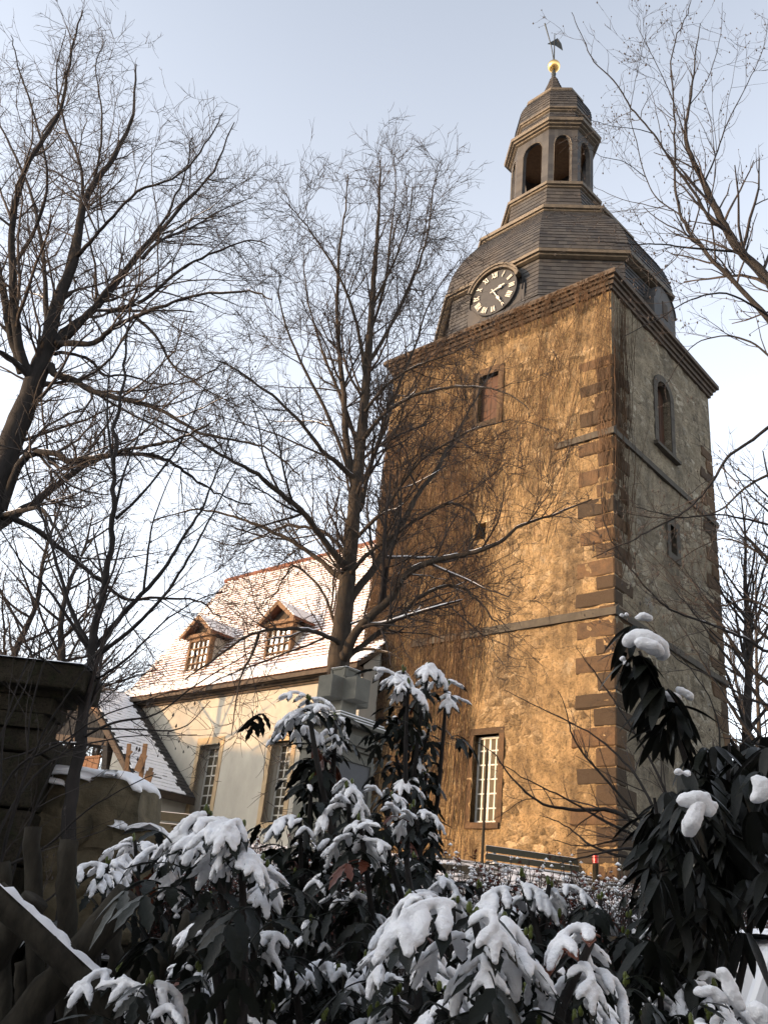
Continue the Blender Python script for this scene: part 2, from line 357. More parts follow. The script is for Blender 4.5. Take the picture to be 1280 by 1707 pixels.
LF = lambda s, z, d: W(s, d, z)            # face towards the garden
RF = lambda s, z, d: W(d, s, z)            # face towards the street
lops = [(3.15, 3.92, 3.28, 5.40), (3.90, 4.26, 10.85, 11.35), (3.72, 4.42, 14.7, 16.35)]
rops = [(2.72, 3.58, 14.1, 16.35), (3.25, 3.62, 10.9, 11.75)]
wb = wall_grid(LF, 0, WU, 1.0, 18.0, lops, 0.09, 0.045)
w2 = wall_grid(RF, 0, WV, 1.0, 18.0, rops, 0.09, 0.045)
w2.build('wall', MAT['shaded_masonry'], tower)
wb.add([W(WU, 0, 1), W(WU, WV, 1), W(WU, WV, 18), W(WU, 0, 18), W(0, WV, 1), W(0, WV, 18)], [(0, 1, 2, 3), (1, 4, 5, 2)], .5)
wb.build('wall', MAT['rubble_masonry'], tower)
# a dark room behind the openings
MB().ubox(1, 7, .7, 5.8, 9, 17.5).build('inner_room', MAT['dark_timber'], tower)
# corner stones
z = 2.0; k = 0
while z < 15.2:
    h = random.uniform(.36, .48)
    a, b = (random.uniform(.95, 1.2), random.uniform(.42, .52)) if k % 2 else (random.uniform(.42, .55), random.uniform(.85, 1.05))
    g = .012; q = MB(); e = random.uniform(.012, .03)
    z1 = z + h - g
    q.add([W(-e, -e, z), W(a, -e, z), W(a, .05, z), W(.05, .05, z), W(.05, b, z), W(-e, b, z), W(-e, -e, z1), W(a + random.uniform(-.05, .05), -e, z1), W(a, .05, z1), W(.05, .05, z1), W(.05, b, z1), W(-e, b + random.uniform(-.04, .04), z1)],
          [(0, 1, 7, 6), (0, 6, 11, 5), (1, 2, 8, 7), (5, 11, 10, 4), (6, 7, 8, 9), (6, 9, 10, 11), (0, 3, 2, 1), (0, 5, 4, 3)])
    q.build('quoin', MAT['quoin_stone'], tower)
    b2 = random.uniform(.8, 1.0) if k % 2 else random.uniform(.4, .5)
    MB().ubox(-.02, .1, WV - b2, WV + .02, z, z1).build('quoin', MAT['quoin_stone'], tower)
    if k % 2 == 0 or True:
        a2 = random.uniform(.9, 1.1) if k % 2 else random.uniform(.4, .5)
        MB().ubox(WU - a2, WU + .02, -.02, .1, z, z1).build('quoin', MAT['quoin_stone'], tower)
    z += h; k += 1
for o in list(tower.children):
    if o.name.startswith('quoin'): md = o.modifiers.new('b', 'BEVEL'); md.width = random.uniform(.02, .045); md.segments = 1; md.limit_method = 'ANGLE'
# string courses with a sloped top
for zz, ul in ((8.0, 6.2), (13.0, 1.7)):
    q = MB(); e = .07
    q.hexa([W(-e, -e, zz), W(ul, -e, zz), W(ul, .1, zz), W(-e, .1, zz), W(-e, -e, zz + .17), W(ul, -e, zz + .17), W(ul, .1, zz + .32), W(-e, .1, zz + .32)])
    q.hexa([W(-e, .1, zz), W(.1, .1, zz), W(.1, WV + e, zz), W(-e, WV + e, zz), W(-e, .1, zz + .17), W(.1, .1, zz + .32), W(.1, WV + e, zz + .32), W(-e, WV + e, zz + .17)])
    q.build('string_course', MAT['grey_sandstone'], tower)
# stepped top cornice
q = MB()
for o, za, zb in ((.07, 17.72, 17.84), (.13, 17.84, 17.98), (.20, 17.98, 18.08), (.28, 18.08, 18.22), (.24, 18.22, 18.27)):
    q.ubox(-o, WU + o, -o, WV + o, za, zb)
q.build('cornice', MAT['old_cornice'], tower)

def frame_window(parent, mapf, s0, s1, z0, z1, d, nx, nz, bar=.035, mat='white_paint', glass='glass', big=None):
    fr = MB()
    def b(sa, sb, za, zb, da, db): fr.hexa([mapf(sa, za, da), mapf(sb, za, da), mapf(sb, za, db), mapf(sa, za, db), mapf(sa, zb, da), mapf(sb, zb, da), mapf(sb, zb, db), mapf(sa, zb, db)], .5)
    e = bar * 1.6
    b(s0, s0 + e, z0, z1, d - .015, d + .015); b(s1 - e, s1, z0, z1, d - .015, d + .015)
    b(s0 + e, s1 - e, z0, z0 + e, d - .03, d + .03); b(s0 + e, s1 - e, z1 - e, z1, d - .03, d + .03)
    w = MB; f = fr.build('window', MAT[mat], parent)
    for i in range(1, nx):
        s = s0 + (s1 - s0) * i / nx; h = bar * (.9 if (big and i == big) else .55); fr = MB(); b(s - h, s + h, z0 + e, z1 - e, d - .012, d + .012); fr.build('glazing_bar', MAT[mat], f)
    for j in range(1, nz):
        z = z0 + (z1 - z0) * j / nz; h = bar * .5; fr = MB(); b(s0 + e, s1 - e, z - h, z + h, d - .016, d + .008); fr.build('glazing_bar', MAT[mat], f)
    for i in range(nx):
        for j in range(nz):
            sa, sb = s0 + (s1 - s0) * i / nx + .012, s0 + (s1 - s0) * (i + 1) / nx - .012; za, zb = z0 + (z1 - z0) * j / nz + .012, z0 + (z1 - z0) * (j + 1) / nz - .012
            t = random.uniform(-.006, .006); fr = MB(); fr.add([mapf(sa, za, d + t), mapf(sb, za, d - t), mapf(sb, zb, d + .4 * t), mapf(sa, zb, d - .6 * t)], [(0, 1, 2, 3)], random.random())
            fr.build('pane', MAT[glass], f)
    return f
frame_window(tower, LF, 3.17, 3.9, 3.30, 5.38, .20, 4, 6, .034, 'white_paint', 'dull_glass', 2)
s = MB(); s.ubox(3.05, 4.02, -.06, .3, 3.14, 3.28); s.build('window_sill', MAT['quoin_stone'], tower)
for a, b, c, d in ((3.92, 4.06, 3.28, 5.40), (3.0, 3.15, 3.28, 5.40), (3.0, 4.06, 5.40, 5.56)):
    MB().ubox(a, b, -.015, .18, c, d).build('window_surround', MAT['quoin_stone'], tower)
# louvred shutters: upper garden side, small holes stay dark
def shutter(mapf, s0, s1, z0, z1, d):
    n = max(3, int((s1 - s0) / .14)); p = MB()
    for i in range(n):
        a, b = s0 + (s1 - s0) * i / n + .004, s0 + (s1 - s0) * (i + 1) / n - .004; dd = d + random.uniform(-.01, .01)
        q = MB(); q.hexa([mapf(a, z0, dd), mapf(b, z0, dd), mapf(b, z0, dd + .04), mapf(a, z0, dd + .04), mapf(a, z1, dd), mapf(b, z1, dd), mapf(b, z1, dd + .04), mapf(a, z1, dd + .04)])
        q.build('shutter_board', MAT['shutter_timber'], tower)
shutter(LF, 3.72, 4.42, 14.7, 16.35, .15); shutter(RF, 2.72, 3.58, 14.1, 16.4, .22)
# arched surround on the street side
q = MB(); so_, sc_, zc_ = .43, 3.15, 15.95
pts = lambda r: [(sc_ + r * math.cos(t), zc_ + r * .95 * math.sin(t)) for t in np.linspace(0, math.pi, 13)]
pi_, po_ = pts(.43), pts(.66)
for i in range(12):
    (a, b), (c, d), (e, f), (g, h) = pi_[i], pi_[i + 1], po_[i + 1], po_[i]
    q.hexa([RF(a, b, -.03), RF(g, h, -.03), RF(g, h, .4), RF(a, b, .4), RF(c, d, -.03), RF(e, f, -.03), RF(e, f, .4), RF(c, d, .4)])
q.build('window_surround', MAT['grey_sandstone'], tower)
for a, b in ((2.49, 2.72), (3.58, 3.81)):
    zz = 14.1
    while zz < 15.9:
        h = random.uniform(.35, .5); zt = min(15.95, zz + h); MB().ubox(-.03, .35, a, b, zz, zt - .01).build('jamb_stone', MAT['grey_sandstone'], tower); zz = zt + .0
MB().hexa([W(-.14, 2.4, 13.9), W(.3, 2.4, 13.9), W(.3, 3.9, 13.9), W(-.14, 3.9, 13.9), W(-.14, 2.4, 14.0), W(.3, 2.4, 14.12), W(.3, 3.9, 14.12), W(-.14, 3.9, 14.0)]).build('window_sill', MAT['grey_sandstone'], tower)
for a, b, c, d in ((3.05, 3.25, 10.7, 11.95), (3.62, 3.85, 10.7, 11.95), (3.25, 3.62, 11.75, 11.98), (3.25, 3.62, 10.7, 10.9)):
    MB().ubox(-.025, .3, a, b, c, d).build('slit_surround', MAT['grey_sandstone'], tower)
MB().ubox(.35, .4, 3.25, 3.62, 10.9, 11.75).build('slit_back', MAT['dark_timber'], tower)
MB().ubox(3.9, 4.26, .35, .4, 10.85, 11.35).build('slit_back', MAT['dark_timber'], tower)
for a, b, c, d in ((3.52, 3.72, 14.5, 16.55), (4.42, 4.62, 14.5, 16.55), (3.72, 4.42, 16.35, 16.6), (3.72, 4.42, 14.5, 14.7)):
    MB().ubox(a, b, -.03, .3, c, d).build('window_surround', MAT['quoin_stone'], tower)

# --- octagonal slate dome
OU, OV, OST, K1, K2, ROT = 4.10, 3.20, 1.27, .47, .43, .06
def octp(k, r, z):
    a, b = [(-K1, -1), (-1, -K2), (-1, K2), (-K1, 1), (K1, 1), (1, K2), (1, -K2), (K1, -1)][k % 8]; a *= OST
    c, s = math.cos(ROT), math.sin(ROT); return W(OU + (a * c - b * s) * r, OV + (a * s + b * c) * r, z)
def oct_frustum(mb, prof, tint=.3, cap=True):
    n = len(prof); vs = [octp(k, r, z) for z, r in prof for k in range(8)]
    fs = [(i * 8 + k, i * 8 + (k + 1) % 8, (i + 1) * 8 + (k + 1) % 8, (i + 1) * 8 + k) for i in range(n - 1) for k in range(8)]
    if cap: fs += [tuple(range(7, -1, -1)), tuple(range((n - 1) * 8, n * 8))]
    mb.add(vs, fs, tint)
def slate_cover(name, prof, course=.17, width=.24):
    mb = MB(); oct_frustum(mb, [(z, r - .012) for z, r in prof], .2)
    P = [(z, r) for z, r in prof]; seg = [math.hypot(P[i + 1][0] - P[i][0], P[i + 1][1] - P[i][1]) for i in range(len(P) - 1)]; Ltot = sum(seg)
    def pt(s):
        for i, L in enumerate(seg):
            if s <= L or i == len(seg) - 1: t = min(1, s / L); return (P[i][0] + (P[i + 1][0] - P[i][0]) * t, P[i][1] + (P[i + 1][1] - P[i][1]) * t)
            s -= L
    n = max(1, round(Ltot / course))
    for c in range(n):
        z0, r0 = pt(Ltot * c / n); z1, r1 = pt(min(Ltot, Ltot * (c + 1) / n + .01))
        for k in range(8):
            a0, b0, a1, b1 = octp(k, r0 + .022, z0), octp(k + 1, r0 + .022, z0), octp(k, r1 + .004, z1), octp(k + 1, r1 + .004, z1)
            Lw = np.linalg.norm(b0 - a0); m = max(2, int(Lw / width)); off = (c % 2) * .5
            cuts = [0] + [min(1, max(0, (j + off + random.uniform(-.12, .12)) / m)) for j in range(0 if off else 1, m)] + [1]
            for t0, t1 in zip(cuts[:-1], cuts[1:]):
                if t1 - t0 < .02: continue
                g = .004 / Lw; t1 -= g; sk = random.uniform(-.004, .004)
                p = [a0 + (b0 - a0) * t0, a0 + (b0 - a0) * t1, a1 + (b1 - a1) * t1, a1 + (b1 - a1) * t0]
                p[0] = p[0] + np.array([0, 0, sk]); p[1] = p[1] - np.array([0, 0, sk])
                dn = np.array([0, 0, -.006]); inn = (octp(k, r0 - .012, z0) - a0)
                mb.add(p + [p[0] + inn, p[1] + inn], [(0, 1, 2, 3), (4, 5, 1, 0)], random.random())
    return mb.build(name, MAT['slate'], tower, kind='stuff')
def trim(prof, name='moulding', mat='trim_paint'):
    mb = MB(); oct_frustum(mb, prof); mb.build(name, MAT[mat], tower)
# skirt between the square top and the octagon
q = MB(); o = .2
sq = [W(2.2, -o, 18.28), W(-o, 1.8, 18.28), W(-o, 4.7, 18.28), W(2.2, WV + o, 18.28), W(5.8, WV + o, 18.28), W(WU + o, 4.7, 18.28), W(WU + o, 1.8, 18.28), W(5.8, -o, 18.28)]
for k in range(8): q.add([sq[k], sq[(k + 1) % 8], octp(k + 1, 3.02, 18.75), octp(k, 3.02, 18.75)], [(0, 1, 2, 3)], .4)
for k, c in ((0, (-o, -o)), (2, (-o, WV + o)), (4, (WU + o, WV + o)), (6, (WU + o, -o))): q.add([sq[k], W(*c, 18.28), sq[(k + 1) % 8]], [(0, 1, 2)], .4)
q.build('skirt_roof', MAT['slate'], tower)
slate_cover('drum_slates', [(18.62, 3.12), (18.8, 3.03), (19.1, 2.99), (20.22, 2.93)])
trim([(20.2, 2.98), (20.24, 3.08), (20.3, 3.08), (20.31, 3.16), (20.40, 3.18), (20.41, 3.13), (20.47, 3.13)])
slate_cover('dome_slates', [(20.46, 3.12), (20.9, 3.07), (21.4, 2.95), (21.9, 2.76), (22.3, 2.56), (22.7, 2.33), (23.05, 2.12)])
trim([(23.02, 2.10), (23.06, 2.16), (23.12, 2.16), (23.13, 2.22), (23.24, 2.24), (23.25, 2.18), (23.28, 2.18)])
slate_cover('shoulder_slates', [(23.28, 2.14), (23.5, 1.75), (23.8, 1.5), (24.2, 1.36), (25.05, 1.29)])
trim([(25.02, 1.29), (25.05, 1.35), (25.12, 1.35), (25.13, 1.41), (25.24, 1.42), (25.25, 1.36), (25.3, 1.36)])
# lantern: eight arched walls
for k in range(8):
    q = MB(); ro, ri = 1.18, 1.05; zb, zt, zs = 25.28, 28.1, 27.35
    a, b, c, d = octp(k, ro, 0), octp(k + 1, ro, 0), octp(k, ri, 0), octp(k + 1, ri, 0); Lw = np.linalg.norm(b - a)
    m = min(.3, .19 / Lw * 1.0); m = .2
    def P(t, z, inner): o_, p_ = (c, d) if inner else (a, b); r_ = o_ + (p_ - o_) * t; return r_ + np.array([0, 0, z])
    for t0, t1 in ((0, m), (1 - m, 1)):
        n = 16
        for i in range(n):
            za, zc = zb + (zt - zb) * i / n, zb + (zt - zb) * (i + 1) / n
            e0 = .012
            q.hexa([P(t0, za, 0), P(t1, za, 0), P(t1, za, 1), P(t0, za, 1), P(t0, zc, 0), P(t1, zc, 0), P(t1, zc, 1), P(t0, zc, 1)], random.random())
    ts = np.linspace(m, 1 - m, 11); cz = lambda t: zs + .42 * math.sqrt(max(0, 1 - ((t - .5) / (.5 - m)) ** 2))
    for t0, t1 in zip(ts[:-1], ts[1:]):
        q.hexa([P(t0, cz(t0), 0), P(t1, cz(t1), 0), P(t1, cz(t1), 1), P(t0, cz(t0), 1), P(t0, zt, 0), P(t1, zt, 0), P(t1, zt, 1), P(t0, zt, 1)], random.random())
    q.build('lantern_wall', MAT['slate'], tower)
    q = MB()
    pts_ = [P(m, zb, 0)] + [P(t, cz(t), 0) for t in ts] + [P(1 - m, zb, 0)]
    q.tube([p + (p - (a + b) / 2 - np.array([0, 0, p[2] - 0])) * 0 for p in pts_], .014, 4); q.build('opening_trim', MAT['trim_paint'], tower)
q = MB(); oct_frustum(q, [(27.95, 1.06), (28.1, 1.06)]); q.build('lantern_ceiling', MAT['brown_timber'], tower)
q = MB(); bc = W(OU, OV, 26.2); vs = []
prof = [(0, .38), (.06, .34), (.2, .27), (.4, .2), (.55, .17), (.64, .1), (.66, .0)]
for i, (z, r) in enumerate(prof): vs += [bc + np.array([r * math.cos(t), r * math.sin(t), z]) for t in np.arange(16) * math.pi / 8]
q.add(vs, [(i * 16 + j, i * 16 + (j + 1) % 16, (i + 1) * 16 + (j + 1) % 16, (i + 1) * 16 + j) for i in range(len(prof) - 1) for j in range(16)])
bell = q.build('bell', MAT['iron'], tower, smooth=True)
MB().tube([bc + np.array([0, 0, .6]), bc + np.array([0, 0, 1.8])], .05, 6).build('bell_hanger', MAT['iron'], bell)
trim([(28.05, 1.19), (28.08, 1.25), (28.14, 1.25), (28.16, 1.33), (28.24, 1.33), (28.26, 1.4), (28.38, 1.42), (28.40, 1.36)])
slate_cover('lantern_roof_slates', [(28.38, 1.34), (28.5, 1.14), (29.0, 1.05), (29.12, 1.04)], .14, .2)
trim([(29.10, 1.04), (29.14, 1.10), (29.2, 1.10), (29.22, 1.15), (29.3, 1.15), (29.32, 1.11)])
slate_cover('onion_slates', [(29.30, 1.11), (29.6, 1.13), (29.9, 1.1), (30.2, 1.0), (30.5, .86)], .14, .2)
trim([(30.48, .85), (30.52, .89), (30.62, .90), (30.64, .86)])
slate_cover('finial_slates', [(30.62, .86), (30.85, .62), (31.1, .43), (31.5, .3), (31.95, .18), (32.35, .09)], .14, .18)
fc = W(OU, OV, 0)
up3 = lambda z: fc + np.array([0, 0, z])
fin = MB().tube([up3(32.3), up3(32.5), up3(32.6), up3(32.85)], [.11, .08, .1, .05], 8).build('finial', MAT['iron'], tower)
MB().sphere(up3(33.06), .255, 24, 16, 0).build('gold_ball', MAT['gold'], tower, smooth=True)
q = MB(); q.tube([up3(33.25), up3(35.0)], [.03, .018], 6); q.tube([up3(33.3), up3(34.2) + np.array([-.12, 0, 0]), up3(35.55) + np.array([-.42, 0, 0])], [.02, .02, .03], 5)
q.prism([up3(34.35) + np.array([-.28, 0, 0]), up3(34.3) + np.array([.05, 0, 0]), up3(34.05) + np.array([.35, 0, 0]), up3(34.45) + np.array([.28, 0, 0]), up3(34.75) + np.array([.12, 0, 0]), up3(34.6) + np.array([-.02, 0, 0])], (0, .02, 0))
q.build('weather_vane', MAT['iron'], tower)

# --- clock in its round dormer
cu, cz0, cr = 4.03, 19.42, .90 * .93
ang = np.linspace(-.25, math.pi + .25, 21)
def CF(t, r, v):
    r *= .93; return W(cu - r * math.cos(t), v, cz0 + r * math.sin(t))
q = MB(); n = 21
vs = [CF(t, r, v) for t in ang for r, v in ((1.08, .02), (1.08, 1.3))]
q.add(vs, [(2 * i, 2 * i + 1, 2 * i + 3, 2 * i + 2) for i in range(n - 1)], .3)
q.ubox(cu - 1.06, cu + 1.06, .06, 1.3, 18.3, 19.4, .3)
q.build('clock_dormer', MAT['slate'], tower)
q = MB()
for i in range(n - 1):
    if ang[i] < .25 or ang[i] > math.pi - .35: continue
    for ra, rb, va, vb in ((.94, 1.05, -.14, .06), (1.03, 1.10, -.18, -.04)):
        q.hexa([CF(ang[i], ra, va), CF(ang[i], rb, va), CF(ang[i], rb, vb), CF(ang[i], ra, vb), CF(ang[i + 1], ra, va), CF(ang[i + 1], rb, va), CF(ang[i + 1], rb, vb), CF(ang[i + 1], ra, vb)])
q.build('clock_hood', MAT['trim_paint'], tower)
q = MB(); tt = np.arange(48) * math.pi / 24
q.prism([CF(t, .90, -.04) for t in tt], VD * .1); dial = q.build('clock_face', MAT['clock_black'], tower)
def stroke(q, th, p0, p1, w, v0=-.075, v1=-.045):   # p=(x across, y outward) in the numeral's own axes
    def m(x, y): x, y = x * .93, y * .93; c, s = math.cos(th), math.sin(th); X, Y = x * c + y * s, -x * s + y * c; return W(cu - X, 0, cz0 + Y)
    a, b = np.array(p0, float), np.array(p1, float); d = b - a; nrm = np.array([-d[1], d[0]]) / (np.linalg.norm(d) + 1e-9) * w / 2
    pts = [m(*(a + nrm)), m(*(b + nrm)), m(*(b - nrm)), m(*(a - nrm))]
    q.prism([p + VD * v0 for p in pts], VD * (v1 - v0))
NUM = ['XII', 'I', 'II', 'III', 'IIII', 'V', 'VI', 'VII', 'VIII', 'IX', 'X', 'XI']
for h, s in enumerate(NUM):
    q = MB(); th = h * math.pi / 6; wch = {'I': .062, 'V': .115, 'X': .12}; tot = sum(wch[c] for c in s); x = -tot / 2
    for c in s:
        w = wch[c]; xm = x + w / 2; y0, y1 = .60, .83
        if c == 'I': stroke(q, th, (xm, y0), (xm, y1), .034)
        elif c == 'V': stroke(q, th, (x + .015, y1), (xm, y0), .034); stroke(q, th, (x + w - .015, y1), (xm, y0), .02)
        else: stroke(q, th, (x + .015, y1), (x + w - .015, y0), .034); stroke(q, th, (x + w - .015, y1), (x + .015, y0), .02)
        x += w
    q.build('numeral', MAT['clock_white'], dial)
for th, L, w, nm in ((R(74), .47, .07, 'hour_hand'), (R(150), .68, .055, 'minute_hand')):
    q = MB(); stroke(q, th, (0, -.12), (0, L * .5), w * .6, -.12, -.09); stroke(q, th, (0, L * .5), (0, L * .72), w * 1.7, -.12, -.09); stroke(q, th, (0, L * .72), (0, L), w * .7, -.12, -.09)
    q.build(nm, MAT['clock_white'], dial)
# street side dormer of the dome
q = MB(); du = .02
sc2, zc2 = OV + .3, 19.35
vs = [W(v, sc2 + .75 * math.cos(t), zc2 + .75 * math.sin(t)) for t in np.linspace(0, math.pi, 11) for v in (-.05, 1.3)]
q.add(vs, [(2 * i, 2 * i + 1, 2 * i + 3, 2 * i + 2) for i in range(10)], .3)
q.ubox(.0, 1.3, sc2 - .74, sc2 + .74, 18.3, zc2, .3); q.prism([W(.0, sc2 + .74 * math.cos(t), zc2 + .74 * math.sin(t)) for t in np.linspace(0, math.pi, 11)], UD * .05)
q.build('side_dormer', MAT['slate'], tower)
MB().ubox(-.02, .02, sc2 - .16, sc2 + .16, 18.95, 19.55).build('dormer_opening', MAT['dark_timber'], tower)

# dormant creeper on the tower: thousands of thin climbing stems
def creeper():
    lines = []
    def path(mapf, s, z, zt, step, wob, drift, smax, d0):
        P = []; ds = 0; 
        while z < zt:
            if smax > 7 and any(a - .08 < s < b + .08 and c - .1 < z < d + .1 for a, b, c, d in lops): break
            P.append(mapf(min(max(s, .02), smax), z, -d0 - random.uniform(0, .06))); ds = ds * .75 + random.gauss(0, wob); s += ds + drift; z += step * random.uniform(.7, 1.3)
        return P
    for i in range(1750):
        q = random.random()
        if q < .60: s = random.uniform(3.7, 8.0); z = random.uniform(1.6, 12); top = min(17.6, z + random.uniform(2, 8)); dr = random.gauss(0, .012)
        elif q < .72: s = random.uniform(1.5, 8.0); z = random.uniform(9, 15); top = min(17.7, z + random.uniform(2, 6)); dr = random.gauss(-.01, .03)
        else: s = random.uniform(.1, 7.5); z = random.uniform(11.5, 16.8); top = min(18.0, z + random.uniform(1, 4)); dr = random.gauss(-.02, .07)
        if s < 2.6 and z < 9: continue
        P = path(LF, s, z, top, .22, .02, dr, 7.98, .04)
        if len(P) > 2: r = random.uniform(.004, .009) * (1.8 if i % 19 == 0 else 1); lines.append((np.array(P), np.linspace(r, .003, len(P))))
    for i in range(70):
        s = abs(random.gauss(0, .5)); z = random.uniform(9, 16); P = path(RF, s, z, min(18, z + random.uniform(1.5, 6)), .22, .015, random.gauss(.004, .015), 6.4, .03)
        if len(P) > 2: lines.append((np.array(P), np.linspace(.010, .004, len(P))))
    for i in range(15):                        # pale old stems winding up the corner
        z = random.uniform(9, 13); s_ = random.uniform(-.15, .25); ph = random.uniform(0, 6); P = []
        while z < 17.5: s_ = .12 + .16 * math.sin(z * 1.7 + ph) + (z - 9) * .02 * random.uniform(-1, 2); P.append(LF(s_, z, -.07) if s_ > 0 else W(-.06, -s_, z)); z += .25
        lines.append((np.array(P), np.linspace(.009, .004, len(P))))
    for i in range(260):                       # hanging over the cornice
        s = random.uniform(0, 7.8); P = [LF(s + random.gauss(0, .05) * k, 17.3 + .22 * k + random.gauss(0, .03), -.1 - .05 * k) for k in range(5)]; lines.append((np.array(P), np.full(5, .008)))
    byn = []
    for P, r in lines:                          # resample to a few lengths so they batch well
        n = 8 if len(P) < 14 else 20; t = np.linspace(0, len(P) - 1, n); i0 = np.minimum(t.astype(int), len(P) - 2); f = (t - i0)[:, None]
        byn.append((P[i0] * (1 - f) + P[i0 + 1] * f, np.interp(t, range(len(P)), r)))
    return tubes(byn, 3)
V, F = creeper(); o0 = W(6, 0, 2)
cp = link('climbing_creeper', npmesh('creeper_stems', V, F, MAT['creeper_stem'], o0), None, tuple(o0), 'leafless brown creeper stems climbing the sunlit tower face', 'creeper', kind='stuff')

# ------------------------------------------------------------------ nave
N0 = W(13, 2, 2.0)
nave = thing('church_nave', N0, 'cream plastered nave with snow dusted red tile roof and two dormers', 'church')
NU0, NU1, NV = 7.25, 19.0, -.75
nops = [(12.85, 13.80, 2.95, 5.62), (9.68, 10.52, 3.25, 5.50), (16.2, 17.1, 2.95, 5.6)]
nb = wall_grid(lambda s, z, d: W(s, NV + d, z), NU0, NU1, 1.0, 7.1, nops, .35, .0, .42)
nb.add([W(NU0, NV, 1), W(NU0, 0.02, 1), W(NU0, .02, 8.1), W(NU0, NV, 7.4)], [(0, 1, 2, 3)]); nb.add([W(NU1, NV, 1), W(NU1, 7.3, 1), W(NU1, 7.3, 7.2), W(NU1, 3.27, 13.3), W(NU1, NV, 7.2)], [(0, 1, 2, 3, 4)])
nb.add([W(NU0, 7.3, 1), W(NU1, 7.3, 1), W(NU1, 7.3, 7.2), W(NU0, 7.3, 7.2)], [(0, 1, 2, 3)])
nb.build('wall', MAT['plaster'], nave)
MB().ubox(NU0 + .6, NU1 - .4, 0.4, 6.6, 1.2, 7.0).build('inner_room', MAT['dark_timber'], nave)
NF = lambda s, z, d: W(s, NV + d, z)
for a, b, c, d in nops[:2]:
    frame_window(nave, NF, a, b, c, d, .36, 3, 9, .04, 'white_paint', 'glass')
    for x0, x1, z0, z1 in ((a - .17, a, c, d), (b, b + .17, c, d), (a - .17, b + .17, d, d + .2), (a - .17, b + .17, c - .16, c)):
        q = MB(); q.ubox(x0, x1, NV - .018, NV + .2, z0, z1); q.build('window_surround', MAT['pale_sandstone'], nave)
MB().add([NF(16.2, 2.95, .3), NF(17.1, 2.95, .3), NF(17.1, 5.6, .3), NF(16.2, 5.6, .3)], [(0, 1, 2, 3)]).build('pane', MAT['glass'], nave)
q = MB()
for (va, za, zb) in ((NV - .06, 7.08, 7.15), (NV - .14, 7.15, 7.23), (NV - .28, 7.23, 7.34)): q.ubox(NU0, NU1 + .1, va, NV + .05, za, zb)
q.build('eaves_moulding', MAT['old_cornice'], nave)
# tile roof
PR = [(-1.15, 7.36), (-.2, 8.06), (3.27, 13.55)]
def roof_pt(s):
    L1 = math.hypot(PR[1][0] - PR[0][0], PR[1][1] - PR[0][1]); 
    if s < L1: t = s / L1; return PR[0][0] + (PR[1][0] - PR[0][0]) * t, PR[0][1] + (PR[1][1] - PR[0][1]) * t, 0
    L2 = math.hypot(PR[2][0] - PR[1][0], PR[2][1] - PR[1][1]); t = (s - L1) / L2
    return PR[1][0] + (PR[2][0] - PR[1][0]) * t, PR[1][1] + (PR[2][1] - PR[1][1]) * t, 1
def roof_z(v): return PR[0][1] + (v - PR[0][0]) * .737 if v < PR[1][0] else PR[1][1] + (v - PR[1][0]) * 1.582
q = MB(); L = 1.18 + 6.49
for (v0, z0), (v1, z1) in zip(PR[:-1], PR[1:]):
    ua = NU0 - .12
    if v1 > 0: q.add([W(ua, v0, z0 - .02), W(8.0 if v1 > 0 else ua, v1, z1 - .02), W(NU1 + .15, v1, z1 - .02), W(NU1 + .15, v0, z0 - .02)], [(0, 3, 2, 1)], .5)
    else: q.add([W(ua, v0, z0 - .02), W(NU1 + .15, v0, z0 - .02), W(NU1 + .15, v1, z1 - .02), W(ua, v1, z1 - .02), W(ua, v0, z0 - .14), W(NU1 + .15, v0, z0 - .14), W(NU1 + .15, v1, z1 - .14), W(ua, v1, z1 - .14)], [(0, 1, 2, 3), (4, 7, 6, 5), (0, 4, 5, 1), (0, 3, 7, 4)], .5)
q.add([W(8, 3.27, 13.53), W(NU1 + .15, 3.27, 13.53), W(NU1 + .15, 7.7, 7.4), W(8, 7.7, 7.4)], [(0, 1, 2, 3)], .5)
q.add([W(8, 0, 7.5), W(8, 3.27, 13.5), W(8, 7.6, 7.4)], [(0, 1, 2)], .5)
q.build('roof_deck', MAT['old_cornice'], nave)
tq, sq_ = MB(), MB(); rows = int(L / .155); tw = .175
